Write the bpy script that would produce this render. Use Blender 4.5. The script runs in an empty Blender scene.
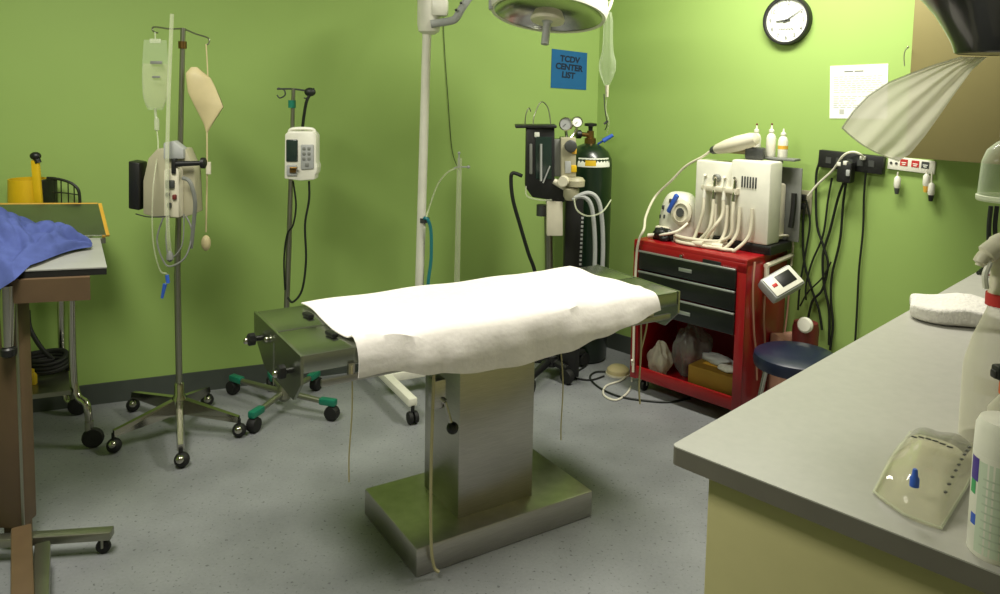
import bpy, bmesh, math, random
from mathutils import Vector, Matrix, Euler
random.seed(7)
SC = bpy.context.scene
COL = SC.collection
R = math.radians

# ------------------------------------------------------------------ camera
F = 778.0; PPX, PPY = 500.0, 150.0; PITCH = R(4.8); ROLL = R(1.05); EYE = 1.62
CM = (Matrix.Rotation(math.pi / 2 - PITCH, 3, 'X') @ Matrix.Rotation(ROLL, 3, 'Z'))
O = Vector((0, 0, EYE))
cam_d = bpy.data.cameras.new('camera'); cam = bpy.data.objects.new('camera', cam_d); COL.objects.link(cam)
cam.matrix_world = Matrix.Translation(O) @ CM.to_4x4()
cam_d.sensor_width = 36.0; cam_d.sensor_fit = 'HORIZONTAL'; cam_d.lens = F / 1000 * 36.0
cam_d.shift_y = -(297 - PPY) / 1000.0
cam_d.clip_start = 0.05
SC.camera = cam

def ray(x, y): return CM @ Vector(((x - PPX) / F, -(y - PPY) / F, -1.0))
def Pz(x, y, z):                       # photo point on the horizontal level z
    d = ray(x, y); return O + d * ((z - EYE) / d.z)
def Pd(x, y, D):                       # photo point at distance D in front
    d = ray(x, y); return O + d * (D / d.y)
def Pp(x, y, p, n):
    d = ray(x, y); return O + d * ((p - O).dot(n) / d.dot(n))
CORNER = Vector((0.60, 4.835, 0))
AR = R(-45.5); UR = Vector((math.cos(AR), math.sin(AR), 0)); NR = Vector((math.sin(AR), -math.cos(AR), 0))
AB = R(22.8); UB = Vector((math.cos(AB), math.sin(AB), 0)); NB = Vector((math.sin(AB), -math.cos(AB), 0))
def Pr(x, y, off=0.0): return Pp(x, y, CORNER + NR * off, NR)
def Pb(x, y, off=0.0): return Pp(x, y, CORNER + NB * off, NB)
Z3 = Vector((0, 0, 1))
def V(*a): return Vector(a)

# ------------------------------------------------------------------ materials
def lin(c):
    return tuple(((v / 255) / 12.92 if v / 255 <= 0.04045 else (((v / 255) + 0.055) / 1.055) ** 2.4) for v in c) + (1.0,)
def mat(name, rgb, rough=0.5, metal=0.0, noise=0.06, scale=12.0, bump=0.0, rgb2=None, alpha=1.0, spec=0.5, aniso=None, emit=0, coat=0):
    m = bpy.data.materials.new(name); m.use_nodes = True
    nt = m.node_tree; b = nt.nodes['Principled BSDF']
    tc = nt.nodes.new('ShaderNodeTexCoord'); nz = nt.nodes.new('ShaderNodeTexNoise')
    nz.inputs['Scale'].default_value = scale; nz.inputs['Detail'].default_value = 4
    src = tc.outputs['Object']
    if aniso:
        mp = nt.nodes.new('ShaderNodeMapping'); mp.inputs['Scale'].default_value = aniso
        nt.links.new(src, mp.inputs['Vector']); src = mp.outputs['Vector']
    nt.links.new(src, nz.inputs['Vector'])
    rp = nt.nodes.new('ShaderNodeValToRGB')
    c = lin(rgb); c2 = lin(rgb2) if rgb2 else c
    rp.color_ramp.elements[0].position = 0.3; rp.color_ramp.elements[1].position = 0.7
    rp.color_ramp.elements[0].color = tuple(min(1, v * (1 - noise)) for v in c[:3]) + (1,)
    rp.color_ramp.elements[1].color = tuple(min(1, v * (1 + noise)) for v in c2[:3]) + (1,)
    nt.links.new(nz.outputs['Fac'], rp.inputs['Fac']); nt.links.new(rp.outputs['Color'], b.inputs['Base Color'])
    b.inputs['Roughness'].default_value = rough; b.inputs['Metallic'].default_value = metal
    b.inputs['Specular IOR Level'].default_value = spec
    if coat: b.inputs['Coat Weight'].default_value = coat
    if emit:
        nt.links.new(rp.outputs['Color'], b.inputs['Emission Color']); b.inputs['Emission Strength'].default_value = emit
    if bump:
        bp = nt.nodes.new('ShaderNodeBump'); bp.inputs['Strength'].default_value = bump; bp.inputs['Distance'].default_value = 0.01
        nt.links.new(nz.outputs['Fac'], bp.inputs['Height']); nt.links.new(bp.outputs['Normal'], b.inputs['Normal'])
    if alpha < 1:
        tr = nt.nodes.new('ShaderNodeBsdfTransparent'); mx = nt.nodes.new('ShaderNodeMixShader')
        lw = nt.nodes.new('ShaderNodeLayerWeight'); lw.inputs['Blend'].default_value = 0.35
        mr = nt.nodes.new('ShaderNodeMapRange'); mr.inputs['To Min'].default_value = alpha; mr.inputs['To Max'].default_value = min(1, alpha + 0.45)
        nt.links.new(lw.outputs['Facing'], mr.inputs['Value']); nt.links.new(mr.outputs['Result'], mx.inputs['Fac'])
        nt.links.new(tr.outputs['BSDF'], mx.inputs[1]); nt.links.new(b.outputs['BSDF'], mx.inputs[2])
        nt.links.new(mx.outputs['Shader'], nt.nodes['Material Output'].inputs['Surface'])
    return m
def floor_mat():
    m = bpy.data.materials.new('speckled_vinyl'); m.use_nodes = True; nt = m.node_tree; b = nt.nodes['Principled BSDF']
    tc = nt.nodes.new('ShaderNodeTexCoord')
    n1 = nt.nodes.new('ShaderNodeTexNoise'); n1.inputs['Scale'].default_value = 3; n1.inputs['Detail'].default_value = 6
    n2 = nt.nodes.new('ShaderNodeTexNoise'); n2.inputs['Scale'].default_value = 75; n2.inputs['Detail'].default_value = 1.5
    n3 = nt.nodes.new('ShaderNodeTexNoise'); n3.inputs['Scale'].default_value = 90; n3.inputs['Detail'].default_value = 3
    for n in (n1, n2, n3): nt.links.new(tc.outputs['Object'], n.inputs['Vector'])
    r1 = nt.nodes.new('ShaderNodeValToRGB'); r1.color_ramp.elements[0].color = lin((124, 126, 129)); r1.color_ramp.elements[1].color = lin((146, 148, 151))
    r1.color_ramp.elements[0].position = .3; r1.color_ramp.elements[1].position = .7
    nt.links.new(n1.outputs['Fac'], r1.inputs['Fac'])
    r2 = nt.nodes.new('ShaderNodeValToRGB'); r2.color_ramp.elements[0].color = (.35, .35, .37, 1); r2.color_ramp.elements[1].color = (1, 1, 1, 1)
    r2.color_ramp.elements[0].position = .27; r2.color_ramp.elements[1].position = .36
    nt.links.new(n2.outputs['Fac'], r2.inputs['Fac'])
    r3 = nt.nodes.new('ShaderNodeValToRGB'); r3.color_ramp.elements[0].color = (.86, .86, .86, 1); r3.color_ramp.elements[1].color = (1.12, 1.12, 1.1, 1)
    nt.links.new(n3.outputs['Fac'], r3.inputs['Fac'])
    m1 = nt.nodes.new('ShaderNodeMix'); m1.data_type = 'RGBA'; m1.blend_type = 'MULTIPLY'; m1.inputs[0].default_value = .8
    nt.links.new(r1.outputs['Color'], m1.inputs[6]); nt.links.new(r2.outputs['Color'], m1.inputs[7])
    m2 = nt.nodes.new('ShaderNodeMix'); m2.data_type = 'RGBA'; m2.blend_type = 'MULTIPLY'; m2.inputs[0].default_value = 1
    nt.links.new(m1.outputs[2], m2.inputs[6]); nt.links.new(r3.outputs['Color'], m2.inputs[7])
    nt.links.new(m2.outputs[2], b.inputs['Base Color']); b.inputs['Roughness'].default_value = .42
    b.inputs['Specular IOR Level'].default_value = .35
    return m

M = dict(
    green=mat('green_paint', (150, 178, 98), .6, noise=.02, scale=2.5, spec=.3),
    floor=floor_mat(),
    base=mat('grey_rubber_baseboard', (70, 76, 70), .5),
    ceil=mat('ceiling_white', (215, 215, 205), .9),
    steel=mat('brushed_steel', (182, 179, 172), .32, 1.0, noise=.10, scale=10, aniso=(2, 2, 60)),
    steel_d=mat('dull_steel', (176, 180, 168), .27, 1.0, noise=.06, scale=6),
    chrome=mat('chrome', (185, 182, 172), .16, 1.0, noise=.03),
    pole=mat('grey_pole_metal', (150, 150, 135), .32, .9),
    alu=mat('aluminium_trim', (190, 195, 190), .35, .8),
    mirror=mat('lamp_reflector', (205, 205, 200), .2, 1.0, noise=.1, scale=8),
    black=mat('black_plastic', (22, 22, 22), .42),
    rubber=mat('black_rubber', (18, 18, 17), .65),
    cord=mat('black_cable', (20, 26, 18), .55),
    drawer=mat('black_drawer_enamel', (18, 22, 20), .35, coat=.3),
    red=mat('red_enamel', (150, 14, 22), .32, noise=.05, coat=.3),
    red2=mat('bright_red', (190, 45, 42), .5),
    white=mat('white_enamel', (226, 224, 210), .35),
    cream=mat('cream_plastic', (212, 206, 184), .45),
    beige=mat('beige_plastic', (168, 163, 136), .5),
    grey=mat('grey_plastic', (120, 122, 116), .5),
    dgrey=mat('dark_grey_plastic', (62, 64, 62), .45),
    lgrey=mat('light_grey_plastic', (165, 167, 165), .5),
    cloth=mat('white_cotton', (236, 230, 226), .9, noise=.03, scale=60, bump=.12, spec=.1),
    towel=mat('white_towelling', (216, 212, 205), .95, noise=.06, scale=90, bump=.5, spec=.1),
    blue_cloth=mat('blue_cotton', (72, 84, 138), .9, noise=.12, scale=25, bump=.15, spec=.1),
    laminate=mat('grey_laminate', (168, 166, 158), .4, noise=.035, scale=40),
    edge=mat('grey_laminate_edge', (104, 100, 90), .5),
    cabinet=mat('cream_laminate', (182, 175, 126), .55, noise=.03),
    upper=mat('tan_laminate', (122, 113, 68), .6, noise=.03),
    tan=mat('brown_tan_enamel', (96, 76, 54), .5, noise=.08),
    tabtop=mat('pale_grey_top', (150, 150, 146), .4),
    yellow=mat('yellow_plastic', (214, 176, 20), .45),
    ywood=mat('yellow_edge', (222, 172, 62), .5, noise=.08),
    teal=mat('teal_plastic', (22, 116, 92), .4),
    blue=mat('blue_plastic', (52, 92, 190), .4),
    navy=mat('navy_vinyl', (18, 26, 54), .36, coat=.15),
    tank=mat('dark_green_tank', (15, 36, 20), .3, coat=.3),
    sign=mat('blue_paper', (18, 94, 146), .8),
    ink=mat('dark_ink', (8, 30, 52), .8),
    print_=mat('grey_print', (176, 178, 170), .9),
    paper=mat('white_paper', (236, 238, 226), .85),
    clockface=mat('clock_face', (238, 240, 232), .6),
    latex=mat('tan_latex', (194, 180, 136), .55, noise=.08),
    clear=mat('clear_vinyl', (226, 236, 212), .12, alpha=.09),
    clear2=mat('frosted_bag', (224, 228, 204), .22, alpha=.36, noise=.1, scale=14),
    fluid=mat('clear_fluid', (226, 222, 182), .06, alpha=.13, noise=.14, scale=9, coat=.6),
    tube=mat('clear_tube', (222, 226, 196), .25, alpha=.26),
    tubew=mat('white_tube', (222, 218, 200), .4),
    bluetube=mat('teal_tube', (28, 130, 140), .4, alpha=.7),
    film=mat('white_film', (226, 222, 204), .4, noise=.08, scale=6),
    smoke=mat('black_hood_plastic', (20, 20, 20), .28, coat=.4),
    spray=mat('translucent_bottle', (226, 222, 200), .3, alpha=.36),
    greybag=mat('grey_clear_bag', (130, 128, 122), .2, alpha=.38, noise=.2),
    card=mat('yellow_cardboard', (148, 112, 34), .75),
    maroon=mat('maroon_plastic', (104, 36, 32), .5),
    pink=mat('pinkish_bag', (186, 140, 118), .6),
    screen=mat('dark_screen', (36, 52, 46), .2),
    brass=mat('brass', (120, 92, 50), .35, .9),
    cotton=mat('tan_cord', (190, 180, 140), .8),
    wire=mat('black_wire', (26, 32, 18), .5),
)

def film_mat():
    m = M['film']; nt = m.node_tree; b = nt.nodes['Principled BSDF']
    tl = nt.nodes.new('ShaderNodeBsdfTranslucent'); tl.inputs['Color'].default_value = lin((235, 232, 214))
    a = nt.nodes.new('ShaderNodeMixShader'); a.inputs['Fac'].default_value = .5
    tr = nt.nodes.new('ShaderNodeBsdfTransparent'); c = nt.nodes.new('ShaderNodeMixShader'); c.inputs['Fac'].default_value = .90
    nt.links.new(b.outputs['BSDF'], a.inputs[1]); nt.links.new(tl.outputs['BSDF'], a.inputs[2])
    nt.links.new(tr.outputs['BSDF'], c.inputs[1]); nt.links.new(a.outputs['Shader'], c.inputs[2])
    nt.links.new(c.outputs['Shader'], nt.nodes['Material Output'].inputs['Surface'])
film_mat()

# ------------------------------------------------------------------ mesh builder
class MB:
    def __init__(s): s.v = []; s.f = []
    def add(s, verts, faces):
        n = len(s.v); s.v += [Vector(p) for p in verts]; s.f += [tuple(n + i for i in f) for f in faces]; return s
    def frombm(s, bm, mtx=None):
        bm.verts.ensure_lookup_table(); bm.verts.index_update()
        s.add([(mtx @ v.co if mtx else v.co.copy()) for v in bm.verts], [[v.index for v in f.verts] for f in bm.faces]); bm.free(); return s
    def box(s, c, size, rz=0.0, bev=0.0, rot=None, seg=2):
        bm = bmesh.new(); bmesh.ops.create_cube(bm, size=1.0)
        for v in bm.verts: v.co = Vector((v.co.x * size[0], v.co.y * size[1], v.co.z * size[2]))
        if bev > 0:
            bmesh.ops.bevel(bm, geom=bm.edges[:], offset=min(bev, min(size) * .49), segments=seg, profile=.5, affect='EDGES')
        m = Matrix.Translation(Vector(c)) @ (rot.to_4x4() if rot is not None else Matrix.Rotation(rz, 4, 'Z'))
        return s.frombm(bm, m)
    def poly(s, pts, z0, z1, mtx=None, bev=0.0):
        bm = bmesh.new(); vs = [bm.verts.new((p[0], p[1], z0)) for p in pts]
        f = bm.faces.new(vs); r = bmesh.ops.extrude_face_region(bm, geom=[f])
        for g in r['geom']:
            if isinstance(g, bmesh.types.BMVert): g.co.z = z1
        bmesh.ops.recalc_face_normals(bm, faces=bm.faces[:])
        if bev: bmesh.ops.bevel(bm, geom=bm.edges[:], offset=bev, segments=2, profile=.5, affect='EDGES')
        return s.frombm(bm, mtx)
    def lathe(s, prof, c=(0, 0, 0), seg=24, axis=None, sx=1, sy=1, caps=True):
        q = (Vector(axis).normalized().to_track_quat('Z', 'Y').to_matrix() if axis is not None else Matrix.Identity(3))
        c = Vector(c); vs = []; fs = []
        for r, z in prof:
            for k in range(seg):
                a = 2 * math.pi * k / seg
                vs.append(c + q @ Vector((r * math.cos(a) * sx, r * math.sin(a) * sy, z)))
        for i in range(len(prof) - 1):
            for k in range(seg):
                k2 = (k + 1) % seg; fs.append((i * seg + k, i * seg + k2, (i + 1) * seg + k2, (i + 1) * seg + k))
        if caps:
            if prof[0][0] > 1e-5: fs.append(tuple(reversed(range(seg))))
            if prof[-1][0] > 1e-5: fs.append(tuple((len(prof) - 1) * seg + k for k in range(seg)))
        return s.add(vs, fs)
    def cyl(s, p0, p1, r0, r1=None, seg=14):
        p0, p1 = Vector(p0), Vector(p1); r1 = r0 if r1 is None else r1
        return s.lathe([(r0, 0), (r1, (p1 - p0).length)], p0, seg, p1 - p0)
    def ball(s, c, r, sx=1, sy=1, sz=1, seg=16, axis=None):
        n = 8; return s.lathe([(r * math.sin(math.pi * i / n) + (1e-6), -r * sz * math.cos(math.pi * i / n)) for i in range(n + 1)], c, seg, axis, sx, sy, caps=False)
    def tube(s, pts, r, seg=8, n=6, smooth=True, closed=False, flat=None):
        P = [Vector(p) for p in pts]
        if smooth and len(P) > 2:
            Q = []; L = len(P)
            for i in range(L if closed else L - 1):
                g = (lambda j: P[j % L]) if closed else (lambda j: P[max(0, min(L - 1, j))])
                a, b, c, d = g(i - 1), g(i), g(i + 1), g(i + 2)
                for k in range(n):
                    t = k / n
                    Q.append(.5 * ((2 * b) + (c - a) * t + (2 * a - 5 * b + 4 * c - d) * t * t + (3 * b - a - 3 * c + d) * t ** 3))
            if not closed: Q.append(P[-1])
            P = Q
        L = len(P); vs = []; fs = []; up = None
        for i in range(L):
            if closed: t = P[(i + 1) % L] - P[i - 1]
            else: t = P[min(L - 1, i + 1)] - P[max(0, i - 1)]
            t = t.normalized() if t.length > 1e-9 else Vector((0, 0, 1))
            if up is None: up = t.orthogonal().normalized()
            up = (up - t * up.dot(t)); up = up.normalized() if up.length > 1e-6 else t.orthogonal().normalized()
            b = t.cross(up)
            rr = r[min(len(r) - 1, int(i / max(1, L - 1) * (len(r) - 1) + .5))] if isinstance(r, (list, tuple)) else r
            for k in range(seg):
                a = 2 * math.pi * k / seg
                vs.append(P[i] + up * (rr * math.cos(a)) + b * (rr * math.sin(a)))
        for i in range(L if closed else L - 1):
            for k in range(seg):
                k2 = (k + 1) % seg; j = (i + 1) % L
                fs.append((i * seg + k, i * seg + k2, j * seg + k2, j * seg + k))
        if not closed: fs += [tuple(reversed(range(seg))), tuple((L - 1) * seg + k for k in range(seg))]
        return s.add(vs, fs)
    def grid(s, fn, nu, nv, thick=0.0):
        P = [[Vector(fn(i / nu, j / nv)) for j in range(nv + 1)] for i in range(nu + 1)]
        w = nv + 1; vs = [p for row in P for p in row]
        fs = [(i * w + j, (i + 1) * w + j, (i + 1) * w + j + 1, i * w + j + 1) for i in range(nu) for j in range(nv)]
        if thick:
            bm = bmesh.new(); bv = [bm.verts.new(p) for p in vs]
            for f in fs: bm.faces.new([bv[k] for k in f])
            bmesh.ops.recalc_face_normals(bm, faces=bm.faces[:]); bm.normal_update()
            bmesh.ops.solidify(bm, geom=bm.faces[:], thickness=thick)
            return s.frombm(bm)
        return s.add(vs, fs)
    def text(s, body, size, mtx, depth=.0006, align='CENTER', bold=0.0):
        cu = bpy.data.curves.new('text', 'FONT'); cu.body = body; cu.size = size; cu.align_x = align; cu.align_y = 'CENTER'; cu.extrude = depth; cu.offset = bold
        ob = bpy.data.objects.new('text', cu); COL.objects.link(ob)
        dg = bpy.context.evaluated_depsgraph_get(); me = bpy.data.meshes.new_from_object(ob.evaluated_get(dg))
        s.add([mtx @ v.co for v in me.vertices], [tuple(p.vertices) for p in me.polygons])
        bpy.data.objects.remove(ob); bpy.data.curves.remove(cu); bpy.data.meshes.remove(me); return s

INV = {}
def obj(name, mb, material, parent=None, world=False, label=None, angle=38, sub=0):
    """links ONE mesh object; world=True: builder holds world points, turned into the parent's own frame"""
    root = parent
    while root is not None and root.parent is not None: root = root.parent
    vs = mb.v
    if world and root is not None and root.name in INV: vs = [INV[root.name] @ p for p in vs]
    me = bpy.data.meshes.new(name); me.from_pydata([tuple(p) for p in vs], [], mb.f); me.validate(); 
    bm = bmesh.new(); bm.from_mesh(me); bmesh.ops.remove_doubles(bm, verts=bm.verts[:], dist=1e-6)
    bmesh.ops.recalc_face_normals(bm, faces=bm.faces[:]); bm.normal_update()
    lim = R(angle)
    for f in bm.faces: f.smooth = True
    for e in bm.edges: e.smooth = not (len(e.link_faces) == 2 and e.calc_face_angle(0) > lim)
    bm.to_mesh(me); bm.free()
    me.materials.append(M[material] if isinstance(material, str) else material)
    o = bpy.data.objects.new(name, me); COL.objects.link(o)
    if parent is not None: o.parent = parent
    if label: o['label'] = label
    if sub:
        md = o.modifiers.new('smooth', 'SUBSURF'); md.levels = sub; md.render_levels = sub
    return o
def thing(name, label, cat, loc=(0, 0, 0), rz=0.0, group=None):
    o = bpy.data.objects.new(name, None); COL.objects.link(o); o.empty_display_size = .05
    o.location = loc; o.rotation_euler = (0, 0, rz); o['label'] = label; o['category'] = cat
    if group: o['group'] = group
    INV[o.name] = (Matrix.Translation(Vector(loc)) @ Matrix.Rotation(rz, 4, 'Z')).inverted()
    return o
def tag(o, label, cat, group=None):
    o['label'] = label; o['category'] = cat
    if group: o['group'] = group
    return o
def struct(name, mb, material):
    o = obj(name, mb, material); o['kind'] = 'structure'; return o
def origin_to(o, p):
    """moves a single-mesh thing's own origin to its base"""
    p = Vector(p); o.data.transform(Matrix.Translation(-p)); o.location = p; return o
def caster(root, p, top, ax, r=.03, fork='chrome', wheelm='rubber', w=.022):
    """p: floor point under the wheel (root frame), top: point where the stem meets the leg, ax: wheel axle direction"""
    p = Vector(p); ax = Vector(ax).normalized(); c = p + Z3 * r
    m = MB(); m.cyl((c.x, c.y, c.z + r * .9), top, .008)
    for sgn in (-1, 1):
        a = c + ax * sgn * (w * .5 + .004)
        m.tube([a, a + Z3 * r * 1.12, c + Z3 * r * 1.3], .0045, 6, smooth=False)
    fk = obj('caster', m, fork, root)
    m = MB(); m.lathe([(r * .35, -w * .56), (r * .9, -w * .5), (r, -w * .3), (r, w * .3), (r * .9, w * .5), (r * .35, w * .56)], c, 18, ax)
    obj('wheel', m, wheelm, fk)
    return fk

# ------------------------------------------------------------------ room shell
m = MB(); m.box((0, 1.9, -.05), (7.4, 7.6, .1)); struct('floor', m, 'floor')
m = MB(); m.box((0, 1.9, 2.75), (7.4, 7.6, .1)); struct('ceiling', m, 'ceil')
def wallbox(p0, u, nrm, L, z0, z1, t, material, name, off=0.0):
    mtx = Matrix(((u.x, nrm.x, 0, p0.x), (u.y, nrm.y, 0, p0.y), (0, 0, 1, 0), (0, 0, 0, 1)))
    m = MB(); m.frombm_box = None
    pts = [(0, off - t), (L, off - t), (L, off), (0, off)]
    m.poly(pts, z0, z1, mtx); return struct(name, m, material)
wallbox(CORNER - UB * 4.2, UB, NB, 4.24, 0, 2.7, .1, 'green', 'wall_back')
wallbox(CORNER, UR, NR, 4.3, 0, 2.7, .1, 'green', 'wall_right')
wallbox(CORNER - UB * 4.2, UB, NB, 4.2, 0, .105, .008, 'base', 'baseboard_back', .008)
wallbox(CORNER, UR, NR, 4.2, 0, .105, .008, 'base', 'baseboard_right', .008)
m = MB(); m.box((-3.3, 1.2, 1.35), (.1, 5.0, 2.7)); struct('wall_left', m, 'green')
m = MB(); m.box((0, -1.5, 1.35), (7.0, .1, 2.7)); struct('wall_front', m, 'cream')

# ------------------------------------------------------------------ operating table
TA = R(32.1); TC = V(-.06, 2.795, 0)
T = thing('operating_table', 'stainless steel operating table on a rectangular column and slab base', 'operating table', TC, TA)
TZ = .83; HL, HW = .745, .255
m = MB(); m.box((.012, .012, .05), (.735, .445, .10), bev=.006); obj('base', m, 'steel', T)
m = MB(); m.box((.005, .01, .42), (.315, .265, .67), bev=.004); obj('column', m, 'steel', T)
m = MB(); m.box((0, 0, .72), (.40, .30, .06), bev=.004); m.box((0, .17, .755), (1.0, .04, .022)); m.box((0, -.17, .755), (1.0, .04, .022)); obj('support_frame', m, 'dgrey', T)
for s in (-1, 1):
    m = MB(); m.box((0, s * HW / 2, TZ - .0275), (2 * HL, HW - .006, .055), bev=.005)
    m.box((0, s * (HW - .012), TZ - .027), (2 * HL - .05, .004, .03))
    tp = obj('tabletop_half', m, 'steel_d', T)
    m = MB(); m.box((0, s * (HW + .006), TZ - .088), (2 * HL - .1, .012, .022), bev=.003)
    for k in (-.6, 0, .6): m.box((k, s * (HW + .0), TZ - .065), (.02, .014, .04))
    obj('side_rail', m, 'steel', T)
for s in (-1, 1):
    # hanging end plate with cut lower corners
    mtx = Matrix(((0, 0, s, s * HL), (1, 0, 0, 0), (0, 1, 0, 0), (0, 0, 0, 1)))
    m = MB(); m.poly([(-HW, TZ), (HW, TZ), (HW, TZ - .075), (HW * .50, TZ - .155), (-HW * .72, TZ - .155), (-HW, TZ - .085)], 0, .008, mtx)
    m.box((s * (HL + .009), .02, TZ - .11), (.003, .004, .14))
    pl = obj('end_plate', m, 'steel_d', T)
    for y in (-.15, .19):
        m = MB(); m.cyl((s * (HL + .006), y, TZ - .075), (s * (HL + .022), y, TZ - .075), .009)
        m.lathe([(.012, 0), (.022, .004), (.022, .022), (.014, .028)], (s * (HL + .02), y, TZ - .075), 8, (s, 0, 0))
        kb = obj('clamp_knob', m, 'black', pl)
        m = MB(); m.ball((s * (HL + .05), y, TZ - .078), .011); obj('knob_cap', m, 'chrome', kb)
    m = MB(); m.ball((s * (HL + .014), .075, TZ - .045), .009); obj('bolt', m, 'chrome', pl)
# lever under the near edge
def tpl(px, py, yl): return INV[T.name] @ Pp(px, py, TC + V(-math.sin(TA), math.cos(TA), 0) * yl, V(-math.sin(TA), math.cos(TA), 0))
k0, k1, k2 = tpl(438, 396, -.15), tpl(445, 402, -.17), tpl(452.5, 428, -.185)
m = MB(); m.box(k0 + V(0, .01, .01), (.045, .05, .10), bev=.004); m.cyl(k0, k1, .011); m.cyl(k1, k2, .006)
lv = obj('crank_lever', m, 'steel', T)
m = MB(); m.ball(k2, .021); obj('lever_knob', m, 'black', lv)
# towel clips holding the sheet, small
for y in (.10, -.125):
    m = MB(); m.box((-.614, y, TZ + .0085), (.022, .05, .014), bev=.004, rz=R(8)); obj('sheet_clip', m, 'black', T)
# tie cords
def tpt(px, py, yl):   # photo point on the vertical plane y=yl of the table frame
    n = V(-math.sin(TA), math.cos(TA), 0); return Pp(px, py, TC + n * yl, n)
m = MB(); m.tube([tpt(434, 366, -.262), tpt(433, 400, -.262), tpt(431, 470, -.255), tpt(431, 540, -.24), tpt(434, 566, -.24), tpt(439, 572, -.25)], .0055, 6)
obj('tie_cord', m, 'cotton', T, world=True)
m = MB(); m.tube([tpt(352, 366, -.262), tpt(352, 410, -.262), tpt(349, 455, -.262), tpt(349, 482, -.262)], .0025, 5)
obj('tie_cord', m, 'cotton', T, world=True)
m = MB(); m.tube([tpt(561, 352, -.262), tpt(563, 385, -.262), tpt(561, 425, -.262), tpt(561, 440, -.262)], .0025, 5)
obj('tie_cord', m, 'cotton', T, world=True)
m = MB(); m.tube([tpt(641, 308, -.262), tpt(641, 350, -.262), tpt(639, 385, -.262), tpt(640, 404, -.262)], .0035, 5)
m.tube([tpt(650, 305, -.262), tpt(646, 330, -.262), tpt(641, 350, -.262)], .0035, 5)
obj('tie_cord', m, 'cotton', T, world=True)

# sheet
def sheet():
    NU, NV = 90, 44
    drops = [(0, .088), (.08, .086), (.2, .118), (.35, .142), (.5, .152), (.62, .142), (.75, .108), (.88, .08), (1, .055)]
    def drop(u):
        for (a, b), (c, d) in zip(drops, drops[1:]):
            if u <= c: t = (u - a) / (c - a); return b + (d - b) * (3 * t * t - 2 * t ** 3)
        return drops[-1][1]
    def fn(u, v):
        # v: 0 far edge .. 1 bottom of the near overhang
        x0 = -.592 + .008 * math.sin(v * 9) ; x1 = HL - .112 - .06 * max(0, .8 - v) + .008 * math.sin(v * 11 + 1)
        x = x0 + (x1 - x0) * u
        D = drop(u); top = 2 * HW + .004; L = top + D
        sarc = v * L; rr = .022
        wob = .0025 * math.sin(u * 21 + v * 3) + .002 * math.sin(v * 17 + u * 6)
        ripple = .004 * math.sin(u * 21 + 1.6 * math.sin(u * 5)) + .002 * math.sin(u * 47 + 2)
        ridge = .015 * math.exp(-((v - .80 - .08 * math.sin(u * 5)) / .035) ** 2) * (.5 + .5 * math.sin(u * 9 + .8))
        z0 = TZ + .012
        if sarc < top - rr:
            return (x, HW - .012 - sarc * (1 - .014 / top), z0 + max(-.003, wob) + ridge)
        q = sarc - (top - rr)
        if q < rr * 1.57:
            a = q / rr; return (x, -HW + rr - .002 - rr * math.sin(a) - .010 * math.sin(a), z0 - rr + rr * math.cos(a) + ridge + wob * (1 - a / 1.57))
        q -= rr * 1.57; k = min(1, q / .06)
        z = z0 - rr - q
        return (x + .002 * k * math.sin(u * 31), -HW - .015 - .006 * min(1, q / .02) - k * (.006 + abs(ripple) * 1.5 + .012 * math.sin(u * 6) ** 2), z + .002 * math.sin(u * 13) * k)
    m = MB(); m.grid(fn, NU, NV, .0035); return m
o = obj('drape_sheet', sheet(), 'cloth'); o.location = TC; o.rotation_euler = (0, 0, TA)
tag(o, 'white cotton sheet draped across the top of the operating table', 'sheet')

# ------------------------------------------------------------------ five-legged IV pole stand with pump (left)
floor_pts = [Pz(*p, 0) for p in ((114, 452), (181, 467), (239, 437), (208, 406), (134, 411))]
c = sum(floor_pts, Vector()) / 5; c = V(c.x + .02, c.y, 0)
S = thing('infusion_pole', 'tall chromed infusion pole with five spread legs on casters and a two-hook top', 'IV pole', c)
D1 = c.y
m = MB(); m.lathe([(.026, .10), (.032, .115), (.032, .17), (.022, .185), (.022, .23), (.017, .24)], (0, 0, 0), 16); obj('hub', m, 'chrome', S)
for p in floor_pts:
    l = p - c; d = V(l.x, l.y, 0); n = d.normalized(); side = V(-n.y, n.x, 0)
    m = MB(); ends = [(n * .02, .021, .168, .10), (d, .015, .098, .072)]
    vs = []
    for (pp, w, zt, zb) in ends: vs += [pp + side * w + Z3 * zb, pp - side * w + Z3 * zb, pp - side * w * .7 + Z3 * zt, pp + side * w * .7 + Z3 * zt]
    m.add(vs, [(0, 1, 2, 3), (7, 6, 5, 4), (0, 4, 5, 1), (1, 5, 6, 2), (2, 6, 7, 3), (3, 7, 4, 0)])
    lg = obj('leg', m, 'chrome', S)
    m = MB(); cc = V(d.x, d.y, .032); m.cyl((d.x, d.y, .055), (d.x, d.y, .085), .009)
    m.ball(cc + side * .004, .032, seg=16)
    cs = obj('caster', m, 'rubber', lg)
    m = MB(); m.ball(cc + V(.004, -.018, .010), .0185); obj('caster_cap', m, 'chrome', cs)
ptop = Pd(183, 28, D1)
m = MB(); m.cyl((0, 0, .2), (0, 0, .75), .0145); v_ = ptop - c
m.cyl((0, 0, .75), v_, .0135, .011); obj('pole', m, 'pole', S)
m = MB(); m.tube([Pd(158, 33, D1), Pd(153, 31, D1), Pd(154, 27, D1), Pd(170, 29, D1), Pd(183, 29, D1), Pd(196, 34, D1), Pd(208, 38, D1), Pd(209, 43, D1), Pd(206, 45, D1)], .0035, 6, n=4)
obj('hook_bar', m, 'pole', S, world=True)
m = MB(); q = Pd(182.5, 45, D1); m.cyl(q - Z3 * .016, q + Z3 * .016, .018); obj('collar', m, 'brass', S, world=True)
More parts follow.
